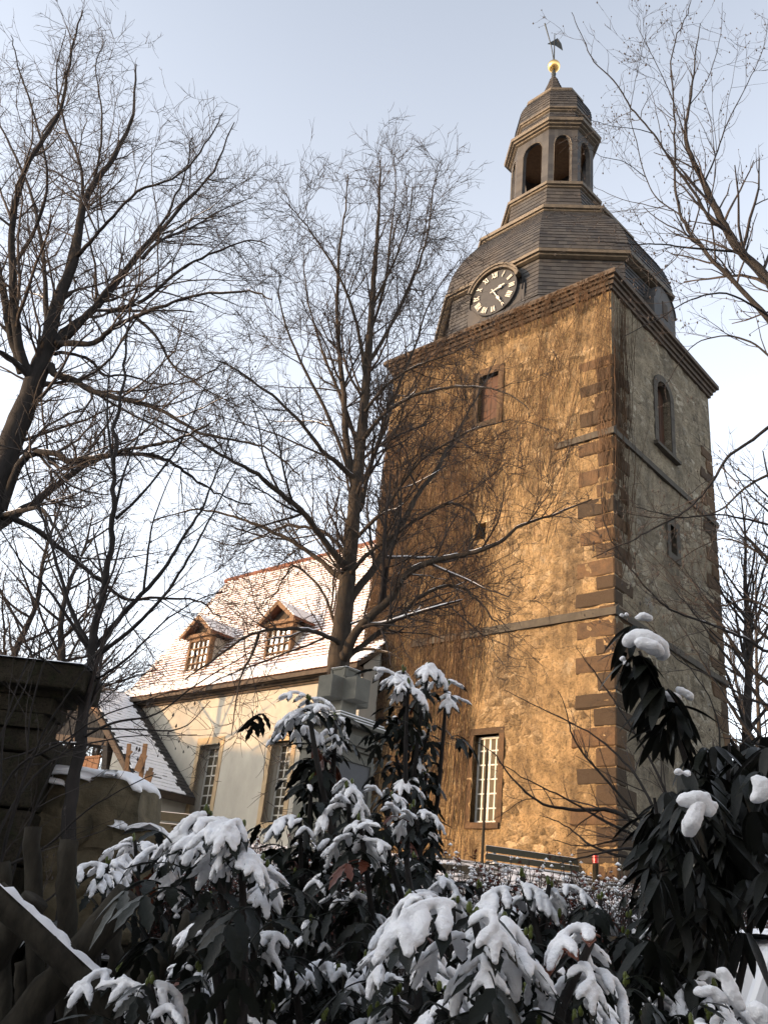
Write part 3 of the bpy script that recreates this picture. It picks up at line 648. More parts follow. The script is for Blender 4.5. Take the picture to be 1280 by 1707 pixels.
for r in range(rows):
    v0, z0, k0 = roof_pt(r * .155); v1, z1, _ = roof_pt((r + 1) * .155 + .03)
    dv, dz = v1 - v0, z1 - z0; n = np.array([0, -dz, dv]) / math.hypot(dv, dz); lift = .035
    ua = NU0 - .12 if v0 < -.05 else 8.02
    cols = int((NU1 + .15 - ua) / tw)
    for c in range(cols):
        u = ua + (c + (r % 2) * .5) * tw; ub = min(u + tw - .008, NU1 + .15); l2 = lift + random.uniform(-.006, .01)
        a = (v0 + n[1] * l2, z0 + n[2] * l2); b = (v1 + n[1] * .006, z1 + n[2] * .006); um = (u + ub) / 2
        dn = .028
        tq.add([W(u, a[0] + dv * .12, a[1] + dz * .12), W(um, a[0], a[1]), W(ub, a[0] + dv * .12, a[1] + dz * .12), W(ub, b[0], b[1]), W(u, b[0], b[1]),
                W(u, a[0] + dv * .12 - n[1] * dn, a[1] + dz * .12 - n[2] * dn), W(um, a[0] - n[1] * dn, a[1] - n[2] * dn), W(ub, a[0] + dv * .12 - n[1] * dn, a[1] + dz * .12 - n[2] * dn)],
               [(0, 1, 2, 3, 4), (5, 6, 1, 0), (6, 7, 2, 1)])
        # snow lying on the tile
        cov = .5 if k0 else .12
        cov += random.uniform(-.08, .09) + .22 * noise.noise(Vector((u * .9, r * .14, 3)))
        if r > rows * .8: cov += .12
        cov = min(.85, max(.02, cov)); th = random.uniform(.02, .034)
        f0 = cov; p0 = (a[0] + (b[0] - a[0]) * f0, a[1] + (b[1] - a[1]) * f0)
        p1 = (b[0], b[1]); e = .006
        lo = [W(u + e, p0[0], p0[1]), W(ub - e, p0[0], p0[1]), W(ub - e, p1[0], p1[1]), W(u + e, p1[0], p1[1])]
        hi = [W(u + e * 2, p0[0] + n[1] * th + dv * .06, p0[1] + n[2] * th + dz * .06), W(ub - e * 2, p0[0] + n[1] * th + dv * .06, p0[1] + n[2] * th + dz * .06), W(ub - e, p1[0] + n[1] * th, p1[1] + n[2] * th), W(u + e, p1[0] + n[1] * th, p1[1] + n[2] * th)]
        sq_.add(lo + hi, [(4, 5, 6, 7), (0, 1, 5, 4), (1, 2, 6, 5), (3, 0, 4, 7)])
tq.build('roof_tiles', MAT['roof_tile'], nave, kind='stuff'); sq_.build('roof_snow', MAT['snow'], nave, kind='stuff')
q = MB()
for i in range(28):
    u = 8.05 + i * .4; q.tube([W(u, 3.27, 13.55), W(u + .2, 3.27, 13.565), W(u + .41, 3.27, 13.55)], [.13, .125, .115], 8)
q.build('ridge_tiles', MAT['roof_tile'], nave, kind='stuff')

def dormer(uc, zb, hw=.78, vf=0.0):
    d = MB(); zw0, zw1 = zb + .12, zb + 1.18; ze, za = zb + 1.30, zb + 2.0; ww = .50
    # front frame around the window
    q = MB(); q.ubox(uc - ww - .1, uc - ww, vf, vf + .1, zb, ze); q.ubox(uc + ww, uc + ww + .1, vf, vf + .1, zb, ze); q.ubox(uc - ww, uc + ww, vf, vf + .1, zb, zw0); q.ubox(uc - ww, uc + ww, vf, vf + .1, zw1, ze)
    q.ubox(uc - ww - .16, uc + ww + .16, vf - .06, vf + .02, zb - .06, zb)
    D = q.build('dormer', MAT['brown_timber'], nave)
    # cheeks, cream panels between posts
    vb = lambda z: (z - PR[1][1]) / 1.582 + PR[1][0]
    for s in (-1, 1):
        u = uc + s * (ww + .06); MB().prism([W(u, vf + .1, zb), W(u, vf + .1, ze), W(u, vb(ze) + .1, ze), W(u, vb(zb) + .1, zb)], UD * .03).build('dormer_cheek', MAT['plaster'], D)
        MB().ubox(u - .025, u + .055, vf + .1, vf + .2, zb, ze).build('dormer_post', MAT['brown_timber'], D)
    # gable: cross beam, dark recess, barge boards
    MB().ubox(uc - hw, uc + hw, vf - .10, vf + .06, ze, ze + .12).build('cross_beam', MAT['brown_timber'], D)
    MB().prism([W(uc - .6, vf + .06, ze + .12), W(uc + .6, vf + .06, ze + .12), W(uc, vf + .06, za - .08)], VD * .04).build('gable_panel', MAT['dark_timber'], D)
    for s in (-1, 1):
        e0 = (uc + s * (hw + .08), ze + .02); e1 = (uc, za)
        MB().hexa([W(e0[0], vf - .26, e0[1] - .1), W(e0[0], vf - .22, e0[1] - .1), W(e1[0], vf - .22, e1[1] - .1), W(e1[0], vf - .26, e1[1] - .1), W(e0[0], vf - .26, e0[1] + .05), W(e0[0], vf - .22, e0[1] + .05), W(e1[0], vf - .22, e1[1] + .07), W(e1[0], vf - .26, e1[1] + .07)]).build('barge_board', MAT['brown_timber'], D)
        # roof slopes
        v0 = vf - .24; q = MB(); ve0, ve1 = vb(e0[1]) + .15, vb(za) + .15
        q.hexa([W(e0[0], v0, e0[1]), W(e0[0], ve0, e0[1]), W(uc, ve1, za), W(uc, v0, za), W(e0[0], v0, e0[1] + .06), W(e0[0], ve0, e0[1] + .06), W(uc, ve1, za + .06), W(uc, v0, za + .06)])
        q.build('dormer_roof', MAT['roof_tile'], D)
        sn, tl = MB(), MB(); nr = 7
        for r in range(nr):
            t0, t1 = r / nr, (r + 1) / nr; va, vb_ = v0, ve0 + (ve1 - ve0) * t0; nc = max(3, int((vb_ - va) / .17))
            for c in range(nc):
                a, b = va + (vb_ - va) * c / nc, va + (vb_ - va) * (c + 1) / nc - .008; f = t0 + (t1 - t0) * random.uniform(.1, .5)
                U = lambda t: e0[0] + (uc - e0[0]) * t
                Z = lambda t: e0[1] + (za - e0[1]) * t
                sn.hexa([W(U(f), a, Z(f) + .07), W(U(f), b, Z(f) + .07), W(U(t1), b, Z(t1) + .06), W(U(t1), a, Z(t1) + .06), W(U(f), a, Z(f) + .10), W(U(f), b, Z(f) + .10), W(U(t1), b, Z(t1) + .09), W(U(t1), a, Z(t1) + .09)])
                tl.hexa([W(U(t0), a, Z(t0) + .03), W(U(t0), b, Z(t0) + .03), W(U(t1), b, Z(t1) + .03), W(U(t1), a, Z(t1) + .03), W(U(t0), a, Z(t0) + .085), W(U(t0), b, Z(t0) + .085), W(U(t1), b, Z(t1) + .06), W(U(t1), a, Z(t1) + .06)])
        sn.build('dormer_snow', MAT['snow'], D, kind='stuff'); tl.build('dormer_tiles', MAT['roof_tile'], D, kind='stuff')
    # window as part of the dormer: frame with bars and panes joined per piece
    e = .03; q = MB()
    for i in range(1, 4): u = uc - ww + 2 * ww * i / 4; q.ubox(u - .022, u + .022, vf + .02, vf + .06, zw0, zw1)
    for j in range(1, 4): z = zw0 + (zw1 - zw0) * j / 4; q.ubox(uc - ww, uc + ww, vf + .015, vf + .055, z - .02, z + .02)
    q.build('glazing_bars', MAT['brown_timber'], D)
    q = MB()
    for i in range(4):
        for j in range(4):
            a, b = uc - ww + 2 * ww * i / 4 + .01, uc - ww + 2 * ww * (i + 1) / 4 - .01; c, d = zw0 + (zw1 - zw0) * j / 4 + .01, zw0 + (zw1 - zw0) * (j + 1) / 4 - .01; t = random.uniform(-.012, .012); t2 = random.uniform(-.02, .02)
            q.add([W(a, vf + .065 + t, c), W(b, vf + .065 - t, c), W(b, vf + .065 - t + t2, d), W(a, vf + .065 + t + t2, d)], [(0, 1, 2, 3)])
    q.build('panes', MAT['clear_glass'], D)
dormer(11.80, 8.22); dormer(15.85, 8.35)

# ------------------------------------------------------------------ side porch with the steep snow covered roof
P0 = W(17, -2, 2.2)
porch = thing('side_porch', P0, 'open side porch with steep snow covered slate roof and orange boards', 'porch')
RU, RZ, EU, EZ, V0, V1 = 17.9, 7.45, 13.62, 3.92, -.78, -2.85
lu, _, lz = on_v(80, 1226, V1)
def slab(name, pts, th, mat, parent, **kw):
    p = [np.asarray(q) for q in pts]; n = np.cross(p[1] - p[0], p[3] - p[0]); n = n / np.linalg.norm(n) * th
    if n[2] < 0: n = -n
    return MB().hexa(p + [q + n for q in p]).build(name, MAT[mat], parent, **kw)
slab('roof_slope', [W(EU, V0, EZ), W(EU, V1, EZ), W(RU, V1, RZ), W(RU, V0, RZ)], .08, 'slate', porch)
slab('roof_slope', [W(RU, V0, RZ), W(RU, V1, RZ), W(lu, V1, lz), W(lu, V0, lz)], .08, 'slate', porch)
q = MB(); sn = MB(); rows = 30
nrm = np.cross(W(EU, V1, EZ) - W(EU, V0, EZ), W(RU, V0, RZ) - W(EU, V0, EZ)); nrm /= np.linalg.norm(nrm); nrm = nrm * (1 if nrm[2] > 0 else -1)
for r in range(rows):
    t0, t1 = r / rows, (r + 1) / rows; lo = np.array([EU + (RU - EU) * t0, 0, EZ + (RZ - EZ) * t0]); hi = np.array([EU + (RU - EU) * t1, 0, EZ + (RZ - EZ) * t1])
    nc = 11
    for c in range(nc):
        va = V1 + (V0 - V1) * (c + .5 * (r % 2)) / nc; vb_ = min(V0, va + (V0 - V1) / nc - .006)
        if vb_ <= va: continue
        q.hexa([W(lo[0], va, lo[2]) + nrm * .08, W(lo[0], vb_, lo[2]) + nrm * .08, W(hi[0], vb_, hi[2]) + nrm * .08, W(hi[0], va, hi[2]) + nrm * .08, W(lo[0], va, lo[2]) + nrm * .105, W(lo[0], vb_, lo[2]) + nrm * .105, W(hi[0], vb_, hi[2]) + nrm * .088, W(hi[0], va, hi[2]) + nrm * .088])
        if va < -1.28 - random.uniform(0, .08):
            f = random.uniform(.0, .14) + (.3 if random.random() < .06 else 0); l2 = lo + (hi - lo) * f
            sn.hexa([W(l2[0], va, l2[2]) + nrm * .10, W(l2[0], vb_ + .006, l2[2]) + nrm * .10, W(hi[0], vb_ + .006, hi[2]) + nrm * .10, W(hi[0], va, hi[2]) + nrm * .10, W(l2[0], va, l2[2]) + nrm * .128, W(l2[0], vb_ + .006, l2[2]) + nrm * .128, W(hi[0], vb_ + .006, hi[2]) + nrm * .12, W(hi[0], va, hi[2]) + nrm * .12])
q.build('roof_slates', MAT['slate'], porch, kind='stuff'); sn.build('roof_snow', MAT['snow'], porch, kind='stuff')
MB().hexa([W(EU - .06, V1 - .02, EZ - .14), W(EU - .02, V1 - .02, EZ - .14), W(EU - .02, V0, EZ - .14), W(EU - .06, V0, EZ - .14), W(EU - .06, V1 - .02, EZ + .06), W(EU - .02, V1 - .02, EZ + .06), W(EU - .02, V0, EZ + .06), W(EU - .06, V0, EZ + .06)]).build('eaves_board', MAT['dark_timber'], porch)
for (ua, za), (ub, zb) in (((EU, EZ), (RU, RZ)), ((lu, lz), (RU, RZ))):
    MB().hexa([W(ua, V1 - .09, za - .14), W(ua, V1 - .03, za - .14), W(ub, V1 - .03, zb - .14), W(ub, V1 - .09, zb - .14), W(ua, V1 - .09, za + .08), W(ua, V1 - .03, za + .08), W(ub, V1 - .03, zb + .10), W(ub, V1 - .09, zb + .10)]).build('barge_board', MAT['brown_timber' if ua < RU else 'orange_timber'], porch)
# gable boarding with the triangle above the tie beam
bu, _, bz = on_v(172, 1238, V1)
n = 14
for i in range(n):
    a = bu + (lu - bu) * i / n; b = bu + (lu - bu) * (i + 1) / n; top = lambda u: (RZ - (RU - u) * (RZ - EZ) / (RU - EU) if u < RU else RZ - (u - RU) * (RZ - lz) / (lu - RU)) - .08
    bot = lambda u: bz + (lz - bz) * (u - bu) / (lu - bu)
    if top(a) - bot(a) < .05 and top(b) - bot(b) < .05: continue
    MB().prism([W(a, V1, bot(a)), W(b - .02, V1, bot(b)), W(b - .02, V1, max(top(b), bot(b) + .02)), W(a, V1, max(top(a), bot(a) + .02))], VD * .03).build('gable_board', MAT['dark_timber'], porch)
def post(px0, py0, px1, py1, v, w, mat, name='post', parent=porch):
    a, b = on_v(px0, py0, v), on_v(px1, py1, v); q = MB()
    q.hexa([W(b[0] - w, v, b[2]), W(b[0] + w, v, b[2]), W(b[0] + w, v + 2 * w, b[2]), W(b[0] - w, v + 2 * w, b[2]), W(a[0] - w, v, a[2]), W(a[0] + w, v, a[2]), W(a[0] + w, v + 2 * w, a[2]), W(a[0] - w, v + 2 * w, a[2])])
    return q.build(name, MAT[mat], parent)
post(112, 1228, 103, 1345, V1 - .05, .10, 'dark_timber'); post(176, 1236, 170, 1345, V1 - .05, .13, 'dark_timber')
q = MB(); q.hexa([W(bu - .3, V1 - .06, bz - .12), W(lu + .1, V1 - .06, lz - .12), W(lu + .1, V1 + .08, lz - .12), W(bu - .3, V1 + .08, bz - .12), W(bu - .3, V1 - .06, bz + .08), W(lu + .1, V1 - .06, lz + .08), W(lu + .1, V1 + .08, lz + .08), W(bu - .3, V1 + .08, bz + .08)]); q.build('tie_beam', MAT['brown_timber'], porch)
pu0, _, pz0 = on_v(168, 1263, V1 + .1); pu1, _, pz1 = on_v(100, 1268, V1 + .1)
n = 7
for i in range(n):
    a, b = pu0 + (pu1 - pu0) * i / n, pu0 + (pu1 - pu0) * (i + 1) / n
    MB().ubox(a + .01, b - .01, V1 + .08, V1 + .12, 2.0, pz0).build('parapet_board', MAT['orange_timber'], porch)
MB().ubox(pu0 - .05, pu1 + .05, V1 + .05, V1 + .15, pz0, pz0 + .07).build('parapet_rail', MAT['orange_timber'], porch)
wu0, _, _ = on_v(180, 1290, V1); q = MB()
zz = lambda u: RZ - (RU - u) * (RZ - EZ) / (RU - EU) - .12
q.prism([W(EU + .35, V1 + .02, 2.0), W(wu0, V1 + .02, 2.0), W(wu0, V1 + .02, min(zz(wu0), bz)), W(EU + .35, V1 + .02, zz(EU + .35))], VD * .25); q.prism([W(EU + .35, V1 + .27, 2.0), W(EU + .35, V0, 2.0), W(EU + .35, V0, zz(EU + .35)), W(EU + .35, V1 + .27, zz(EU + .35))], UD * .25)
q.build('porch_wall', MAT['plaster'], porch)

# ------------------------------------------------------------------ grave crosses and planks by the porch
def plank(a, b, w, th, mat, name='plank', parent=None, twist=0.0):
    a, b = np.asarray(a, float), np.asarray(b, float); d = b - a; s = np.cross(d, [0, 1, 0.0]); s /= np.linalg.norm(s); s = s * math.cos(twist) + np.array([0, math.sin(twist), 0]); t = np.cross(d, s); t /= np.linalg.norm(t)
    s = s * w / 2; t = t * th / 2
    q = MB().hexa([a - s - t, a + s - t, a + s + t, a - s + t, b - s - t, b + s - t, b + s + t, b - s + t]); return q.build(name, MAT[mat], parent)
YG = 22.5
pl = thing('wooden_planter', at(222, 1345, YG), 'orange brown wooden box with two small gabled wooden lanterns on it', 'planter')
a, b = at(208, 1342, YG), at(238, 1338, YG); c = at(208, 1322, YG)
MB().hexa([a, b, b + (0, .5, 0), a + (0, .5, 0), a + (0, 0, c[2] - a[2]), b + (0, 0, c[2] - a[2]), b + (0, .5, c[2] - a[2]), a + (0, .5, c[2] - a[2])]).build('box_side', MAT['orange_timber'], pl)
for x0, x1, y0, y1, ya in ((201, 221, 1322, 1303, 1286), (222, 235, 1324, 1311, 1303)):
    p = [at(x0, y0, YG), at(x1, y0, YG), at(x1 + 2, y1, YG), at((x0 + x1) / 2, ya, YG), at(x0 - 2, y1, YG)]
    MB().prism(p, (0, .3, 0)).build('gabled_lantern', MAT['brown_timber' if x0 < 210 else 'orange_timber'], pl)
for i, (xa, ya, xb, yb, w, mt, lb) in enumerate(((207, 1330, 216, 1240, .09, 'brown_timber', 'thin upright wooden post leaning beside the porch roof, leftmost of three'),
                                               (230, 1335, 243, 1240, .10, 'brown_timber', 'upright wooden post with a short hanging board, between two other posts'),
                                               (230, 1350, 251, 1286, .17, 'brown_timber', 'broad weathered plank with slanted top leaning outward by the planter'))):
    g = thing('wooden_post', at(xa, ya, YG), lb, 'post', 'wooden posts in front of the porch'); a, b = at(xa, ya, YG), at(xb, yb, YG)
    plank(a, b, w, .06, mt, 'post_board', g)
    if i == 1: plank(at(229, 1286, YG - .08), at(241, 1258, YG - .08), .16, .03, 'brown_timber', 'hanging_board', g)
    if i == 2: plank(b, at(253, 1280, YG), .1, .05, mt, 'tip', g)
    if i == 0: plank(at(212, 1262, YG - .05), at(221, 1252, YG - .05), .05, .03, mt, 'side_arm', g)

# ------------------------------------------------------------------ benches
def bench(px, py, Y, ang, ln, label, mat, snow=True, bh=.86, rails=3):
    o = at(px, py, Y); o = o - np.array([0, 0, bh]); dx = np.array([math.cos(ang), math.sin(ang), 0]); dy = np.array([-math.sin(ang), math.cos(ang), 0]); up = np.array([0, 0, 1.0])
    t = thing('bench', o, label, 'bench')
    for s in (.18, ln - .28):
        b = o + dx * s
        q = MB(); q.box(b, dx * .07, dy * .07, up * .42); q.box(b - dy * .40, dx * .07, dy * .07, up * .40); q.box(b - dy * .40, dx * .07, dy * .47, up * .05 + dy * 0); q.build('bench_support', MAT['grey_metal'], t)
        q = MB(); q.box(b + up * .42, dx * .07, dy * .05, up * (bh - .46) + dy * .10); q.build('back_support', MAT['grey_metal'], t)
    for k in range(3):
        q = MB(); q.box(o - dy * (.12 + .13 * k) + up * .43, dx * ln, dy * .11, up * .035); q.build('seat_slat', MAT[mat], t)
        if snow: MB().box(o - dy * (.12 + .13 * k) + up * .468, dx * ln, dy * .11, up * .012).build('snow', MAT['snow'], t)
    for k in range(rails):
        h = bh - .13 - k * .16; sh = dy * (.10 * h / bh)
        q = MB(); q.box(o - dy * .035 + sh + up * h, dx * ln, dy * .03, up * .12); q.build('back_slat', MAT[mat], t)
        if snow: MB().box(o - dy * .034 + sh + up * (h + .121), dx * ln, dy * .026, up * .006).build('snow', MAT['snow'], t)
    return t
p1 = W(4.3, -1.15, 0); az = math.atan2(-UD[1], -UD[0])
dz = on_v(812, 1407, -1.6); dz2 = W(dz[0], -1.6, dz[2])
bench(812, 1408, dz2[1] - .4, R(17), 2.3, 'long weathered green brown bench standing under the barred tower window', 'bench_wood', True)
bench(208, 1345, 14.5, -.05, 1.3, 'short grey bench with snowy rails in front of the side porch', 'bench_wood', True, .86, 2)

# thin stake and red grave lamp
s0_, s1_ = at(803, 1440, 17.5), at(812, 1250, 17.5)
MB().tube([s0_ - (0, 0, .5), s1_], [.03, .022], 6).build('garden_stake', MAT['fence_wood'], None, label='thin dark garden stake rising in front of the barred tower window', cat='stake')
lp = thing('grave_lamp', at(992, 1440, 16.5), 'small red grave lamp glowing through twigs near the tower corner', 'grave lamp')
c = at(992, 1437, 16.5)
MB().tube([c - (0, 0, .02), c + (0, 0, .10)], [.045, .05], 12).build('red_jar', MAT['red_glass'], lp); MB().tube([c + (0, 0, .10), c + (0, 0, .12), c + (0, 0, .14)], [.05, .04, .01], 12).build('lid', MAT['iron'], lp)
MB().tube([c - (0, 0, .5), c - (0, 0, .02)], [.05, .05], 10).build('pedestal', MAT['mossy_stone'], lp)

# ------------------------------------------------------------------ monument
YM = 11.0
mc = at(556, 1300, YM + .45); mang = R(43); ma = np.array([math.cos(mang), -math.sin(mang), 0]); mb_ = np.array([-math.cos(mang), -math.sin(mang), 0]); zz0 = gz(mc[0], mc[1]) - .1
zp = lambda y, d=0: at(556, y, YM + d)[2]
mon = thing('stone_monument', (mc[0], mc[1], zz0), 'grey stone grave monument with heavy block cross and dark lettered plaque', 'monument')
def mblock(h1, h2, za, zb, name, mat='monument_stone', bev=0, off=(0, 0, 0), parent=mon):
    c = np.array([mc[0], mc[1], 0]) + np.array(off); P = [c + ma * (i * h1) + mb_ * (j * h2) for i, j in ((-1, -1), (1, -1), (1, 1), (-1, 1))]
    o = MB().hexa([p + (0, 0, za) for p in P] + [p + (0, 0, zb) for p in P]).build(name, MAT[mat], parent)
    md = o.modifiers.new('b', 'BEVEL'); md.width = .008; md.segments = 2; return o
hb = .30
ztop = zp(1242); mblock(hb, hb, zz0 + .25, ztop, 'body'); mblock(hb + .07, hb + .07, zz0, zz0 + .28, 'plinth')
mblock(hb + .035, hb + .035, ztop, ztop + .05, 'moulding'); mblock(hb + .07, hb + .07, ztop + .05, ztop + .17, 'moulding')
mblock(hb, hb, ztop + .17, ztop + .27, 'frieze')
zs_ = ztop + .27
for i in range(3): mblock(hb + .12 - .045 * i, hb + .12 - .045 * i, zs_ + .045 * i, zs_ + .045 * (i + 1), 'roof_step'); mblock(hb + .115 - .045 * i, hb + .115 - .045 * i, zs_ + .045 * (i + 1), zs_ + .045 * (i + 1) + .012, 'snow', 'snow')
zc = zs_ + .135; s1 = .125
mblock(s1, s1, zc, zc + .62, 'cross_post')
mblock(.32, .12, zc + .20, zc + .48, 'cross_arm'); mblock(.118, .32, zc + .203, zc + .477, 'cross_arm')
for n_, (ax, bx) in enumerate(((ma, mb_), (mb_, ma))):       # sunk panels: raised borders on the arm ends and post
    for sg in (1,):
        cc = np.array([mc[0], mc[1], 0]) + bx * sg * (.125)
        for (w0, w1, h0, h1) in ((-.12, -.095, .50, .62), (.095, .12, .50, .62), (-.12, .12, .595, .62)):
            MB().box(cc + ax * w0 + (0, 0, zc + h0), ax * (w1 - w0), bx * sg * .012, (0, 0, h1 - h0)).build('panel_border', MAT['monument_stone'], mon)
mblock(.13, .13, zc + .62, zc + .628, 'snow', 'snow')
# plaque on the street face (+ma side) with worn engraved lines
fc_ = np.array([mc[0], mc[1], 0]) + ma * hb
pz0, pz1 = zp(1345), zp(1262)
plq = MB().box(fc_ - mb_ * .25 + (0, 0, pz0), mb_ * .5, ma * .015, (0, 0, pz1 - pz0)).build('plaque', MAT['plaque_stone'], mon)
for (w0, w1, h0, h1) in ((-.30, -.25, pz0 - .05, pz1 + .05), (.25, .30, pz0 - .05, pz1 + .05), (-.25, .25, pz1, pz1 + .05), (-.25, .25, pz0 - .05, pz0)):
    MB().box(fc_ + mb_ * w0 + (0, 0, h0), mb_ * (w1 - w0), ma * .035, (0, 0, h1 - h0)).build('plaque_frame', MAT['monument_stone'], mon)
q = MB()
for row, (a, b) in enumerate(((-.17, .05), (-.20, .2), (-.20, .2))):
    x = a; zr = pz0 + (pz1 - pz0) * (.52 - .2 * row)
    while x < b:
        w = random.uniform(.022, .034); k = random.randrange(5); o_ = fc_ - mb_ * x + ma * .016 + (0, 0, zr); dz_ = np.array([0, 0, 1.0])
        q.box(o_, -mb_ * .007, ma * .003, dz_ * .062)
        if k != 1: q.box(o_ - mb_ * (w - .007), -mb_ * .007, ma * .003, dz_ * .062)
        if k in (0, 2, 3): q.box(o_ - mb_ * .007 + dz_ * .055, -mb_ * (w - .014), ma * .003, dz_ * .007)
        if k in (0, 3, 4): q.box(o_ - mb_ * .007 + dz_ * .028, -mb_ * (w - .014), ma * .003, dz_ * .007)
        x += w + .014
q.build('worn_inscription', MAT['monument_stone'], plq)

# ------------------------------------------------------------------ rubble retaining wall, gate pier
def boulder(seed, sx, sy, sz, amp=.10, sub=3):
    bm_v = []; n = sub + 1; rnd = random.Random(seed); sd = rnd.uniform(0, 99); mb = MB()
    idx = {}
    def vid(p):
        k = tuple(round(c, 4) for c in p)
        if k not in idx:
            v = Vector(p); l = v.normalized(); m = v.lerp(l * 1.15, .38); nn = noise.noise(m * 1.3 + Vector((sd, 0, 0))) * amp * 2 + noise.noise(m * 3.5 + Vector((sd, 9, 0))) * amp * .7
            m = m * (1 + nn); idx[k] = len(mb.v); mb.v.append((m.x * sx / 2, m.y * sy / 2, m.z * sz / 2))
        return idx[k]
    for ax in range(3):
        for sg in (-1, 1):
            for i in range(sub):
                for j in range(sub):
                    q = []
                    for di, dj in ((0, 0), (1, 0), (1, 1), (0, 1)):
                        a, b = -1 + 2 * (i + di) / sub, -1 + 2 * (j + dj) / sub; p = [0, 0, 0]; p[ax] = sg; p[(ax + 1) % 3] = a; p[(ax + 2) % 3] = b; q.append(vid(p))
                    mb.f.append(tuple(q)); mb.c.append(rnd.random()); mb.m.append(0)
    return mb
STONES = [boulder(i, 1, 1, 1).data('wall_stone', MAT['mossy_stone'], smooth=True) for i in range(9)]
rw = thing('retaining_wall', (0, WALL_Y - .2, 0), 'mossy rubble stone retaining wall with snow on its uneven top', 'wall')
MB().wbox(-9, 5.2, WALL_Y - .05, WALL_Y + .5, -.2, 1.42).build('wall_core', MAT['mossy_stone'], rw)
x = -4.6
rowz = [0, .30, .62, .92, 1.24, 1.55]
for rz_ in range(5):
    x = -4.4 + random.uniform(-.2, .2)
    while x < 4.6:
        w = random.uniform(.32, .6); h = .31
        o = link('stone', random.choice(STONES), rw, (x + w / 2, random.uniform(-.06, .06), rowz[rz_] + h / 2)); o.scale = (w * .54 * 2 * .52, .45, h * .60 * 2 * .95); o.rotation_euler = (random.uniform(-.06, .06), random.uniform(-.08, .08), random.uniform(-.08, .08)); x += w
# capping boulders at the left with snow on them
def stone_snow(me_obj, parent):
    pass
capspec = [(55, 1372, .55, .5), (112, 1358, .46, .42), (178, 1372, .50, .50), (238, 1425, .30, .24), (20, 1450, .5, .4), (75, 1448, .42, .30), (135, 1458, .40, .30), (205, 1475, .42, .32), (100, 1510, .5, .32), (180, 1530, .45, .3)]
for i, (px_, py_, w, h) in enumerate(capspec):
    c = at(px_, py_, WALL_Y - .1); lo_ = c - np.array([0, WALL_Y - .2, 0]); s_ = w * 1.12
    bo = boulder(40 + i, s_, .6, h * 1.1, .12, 7); me = bo.data('stone', MAT['ochre_stone'], smooth=True)
    o = link('stone', me, rw, tuple(lo_)); o.rotation_euler = (0, .12 if i == 2 else 0, 0)
    if i < 4:
        q = MB(); n = 12; e = 7
        for k in range(n):
            for j in range(e):
                pass
        vs = []
        for v in bo.v: vs.append(v)
        zmax = max(v[2] for v in vs); sel = MB(); mp = {}
        for f in bo.f:
            cz = sum(bo.v[i_][2] for i_ in f) / 4
            if cz > zmax * (.62 + .12 * random.random()):
                ids = []
                for i_ in f:
                    if i_ not in mp: mp[i_] = len(sel.v); v = bo.v[i_]; sel.v.append((v[0] * 1.02, v[1] * 1.02, v[2] + .045))
                    ids.append(mp[i_])
                sel.f.append(tuple(ids)); sel.c.append(.5); sel.m.append(0)
        if len(sel.f) > 5:
            so2 = link('snow_cap', sel.data('snow_cap', MAT['snow'], smooth=True), o); md = so2.modifiers.new('s', 'SOLIDIFY'); md.thickness = .06; md = so2.modifiers.new('b', 'SUBSURF'); md.levels = md.render_levels = 1
YP = 6.1
pr = thing('gate_pier', (at(20, 1300, YP)[0], YP, 0), 'dark mossy stone gate pier with a thick overhanging cap slab under snow', 'gate pier')
cr_ = at(146, 1105, YP); cb_ = at(146, 1146, YP); cl_ = at(-260, 1038, YP)
th_ = cr_[2] - cb_[2]
q = MB(); xl, xr = cl_[0], cr_[0]; zt = cr_[2] - .02; zl = zt + .02
q.hexa([(xl, YP, zt - th_), (xr, YP, zt - th_), (xr, YP + .5, zt - th_), (xl, YP + .5, zt - th_), (xl, YP, zl), (xr, YP, zt), (xr, YP + .5, zt), (xl, YP + .5, zl)])
o = q.build('cap_slab', MAT['mossy_stone'], pr); md = o.modifiers.new('b', 'BEVEL'); md.width = .02; md.segments = 2
def snow_strip(xl, xr, ya, yb, z, th, parent, n=40, m=6):
    mb = MB()
    for j in range(m + 1):
        for i in range(n + 1):
            x = xl + (xr - xl) * i / n; y = ya + (yb - ya) * j / m; e = min(1, min(i, n - i) / 2, min(j, m - j) / 1.2); mb.v.append((x, y, z + (th * (.5 + .7 * abs(noise.noise(Vector((x * 5, y * 5, 1)))))) * e))
    for j in range(m):
        for i in range(n): a = j * (n + 1) + i; mb.f.append((a, a + 1, a + n + 2, a + n + 1)); mb.c.append(.5); mb.m.append(0)
    return mb.build('snow', MAT['snow'], parent, smooth=True)
snow_strip(xl, xr + .01, YP - .02, YP + .5, zt + .004, .05, pr)
lvl = [(1146, 1166, 112), (1166, 1192, 92), (1192, 1216, 76)]
for ya_, yb_, xe in lvl:
    p = at(xe, ya_, YP + .12); p2 = at(xe, yb_, YP + .12)
    MB().wbox(xl, p[0], YP + .10, YP + .45, p2[2], p[2]).build('corbel', MAT['mossy_stone'], pr)
zb_ = at(78, 1216, YP + .12)[2]; xe = at(76, 1250, YP + .12)[0]; hh = zb_
zz_ = 0
while zz_ < zb_ - .02:
    h = min(random.uniform(.26, .38), zb_ - zz_); x_ = xe - 1.9
    while x_ < xe - .02:
        w = min(random.uniform(.35, .6), xe - x_)
        if xe - (x_ + w) < .12: w = xe - x_
        o = MB().wbox(x_ + .008, x_ + w - .008 + random.uniform(-.01, .01), YP + .12 + random.uniform(-.02, .02), YP + .9, zz_ + .006, zz_ + h - .006).build('pier_stone', MAT['mossy_stone'], pr); md = o.modifiers.new('b', 'BEVEL'); md.width = .02; md.segments = 2
        x_ += w
    zz_ += h

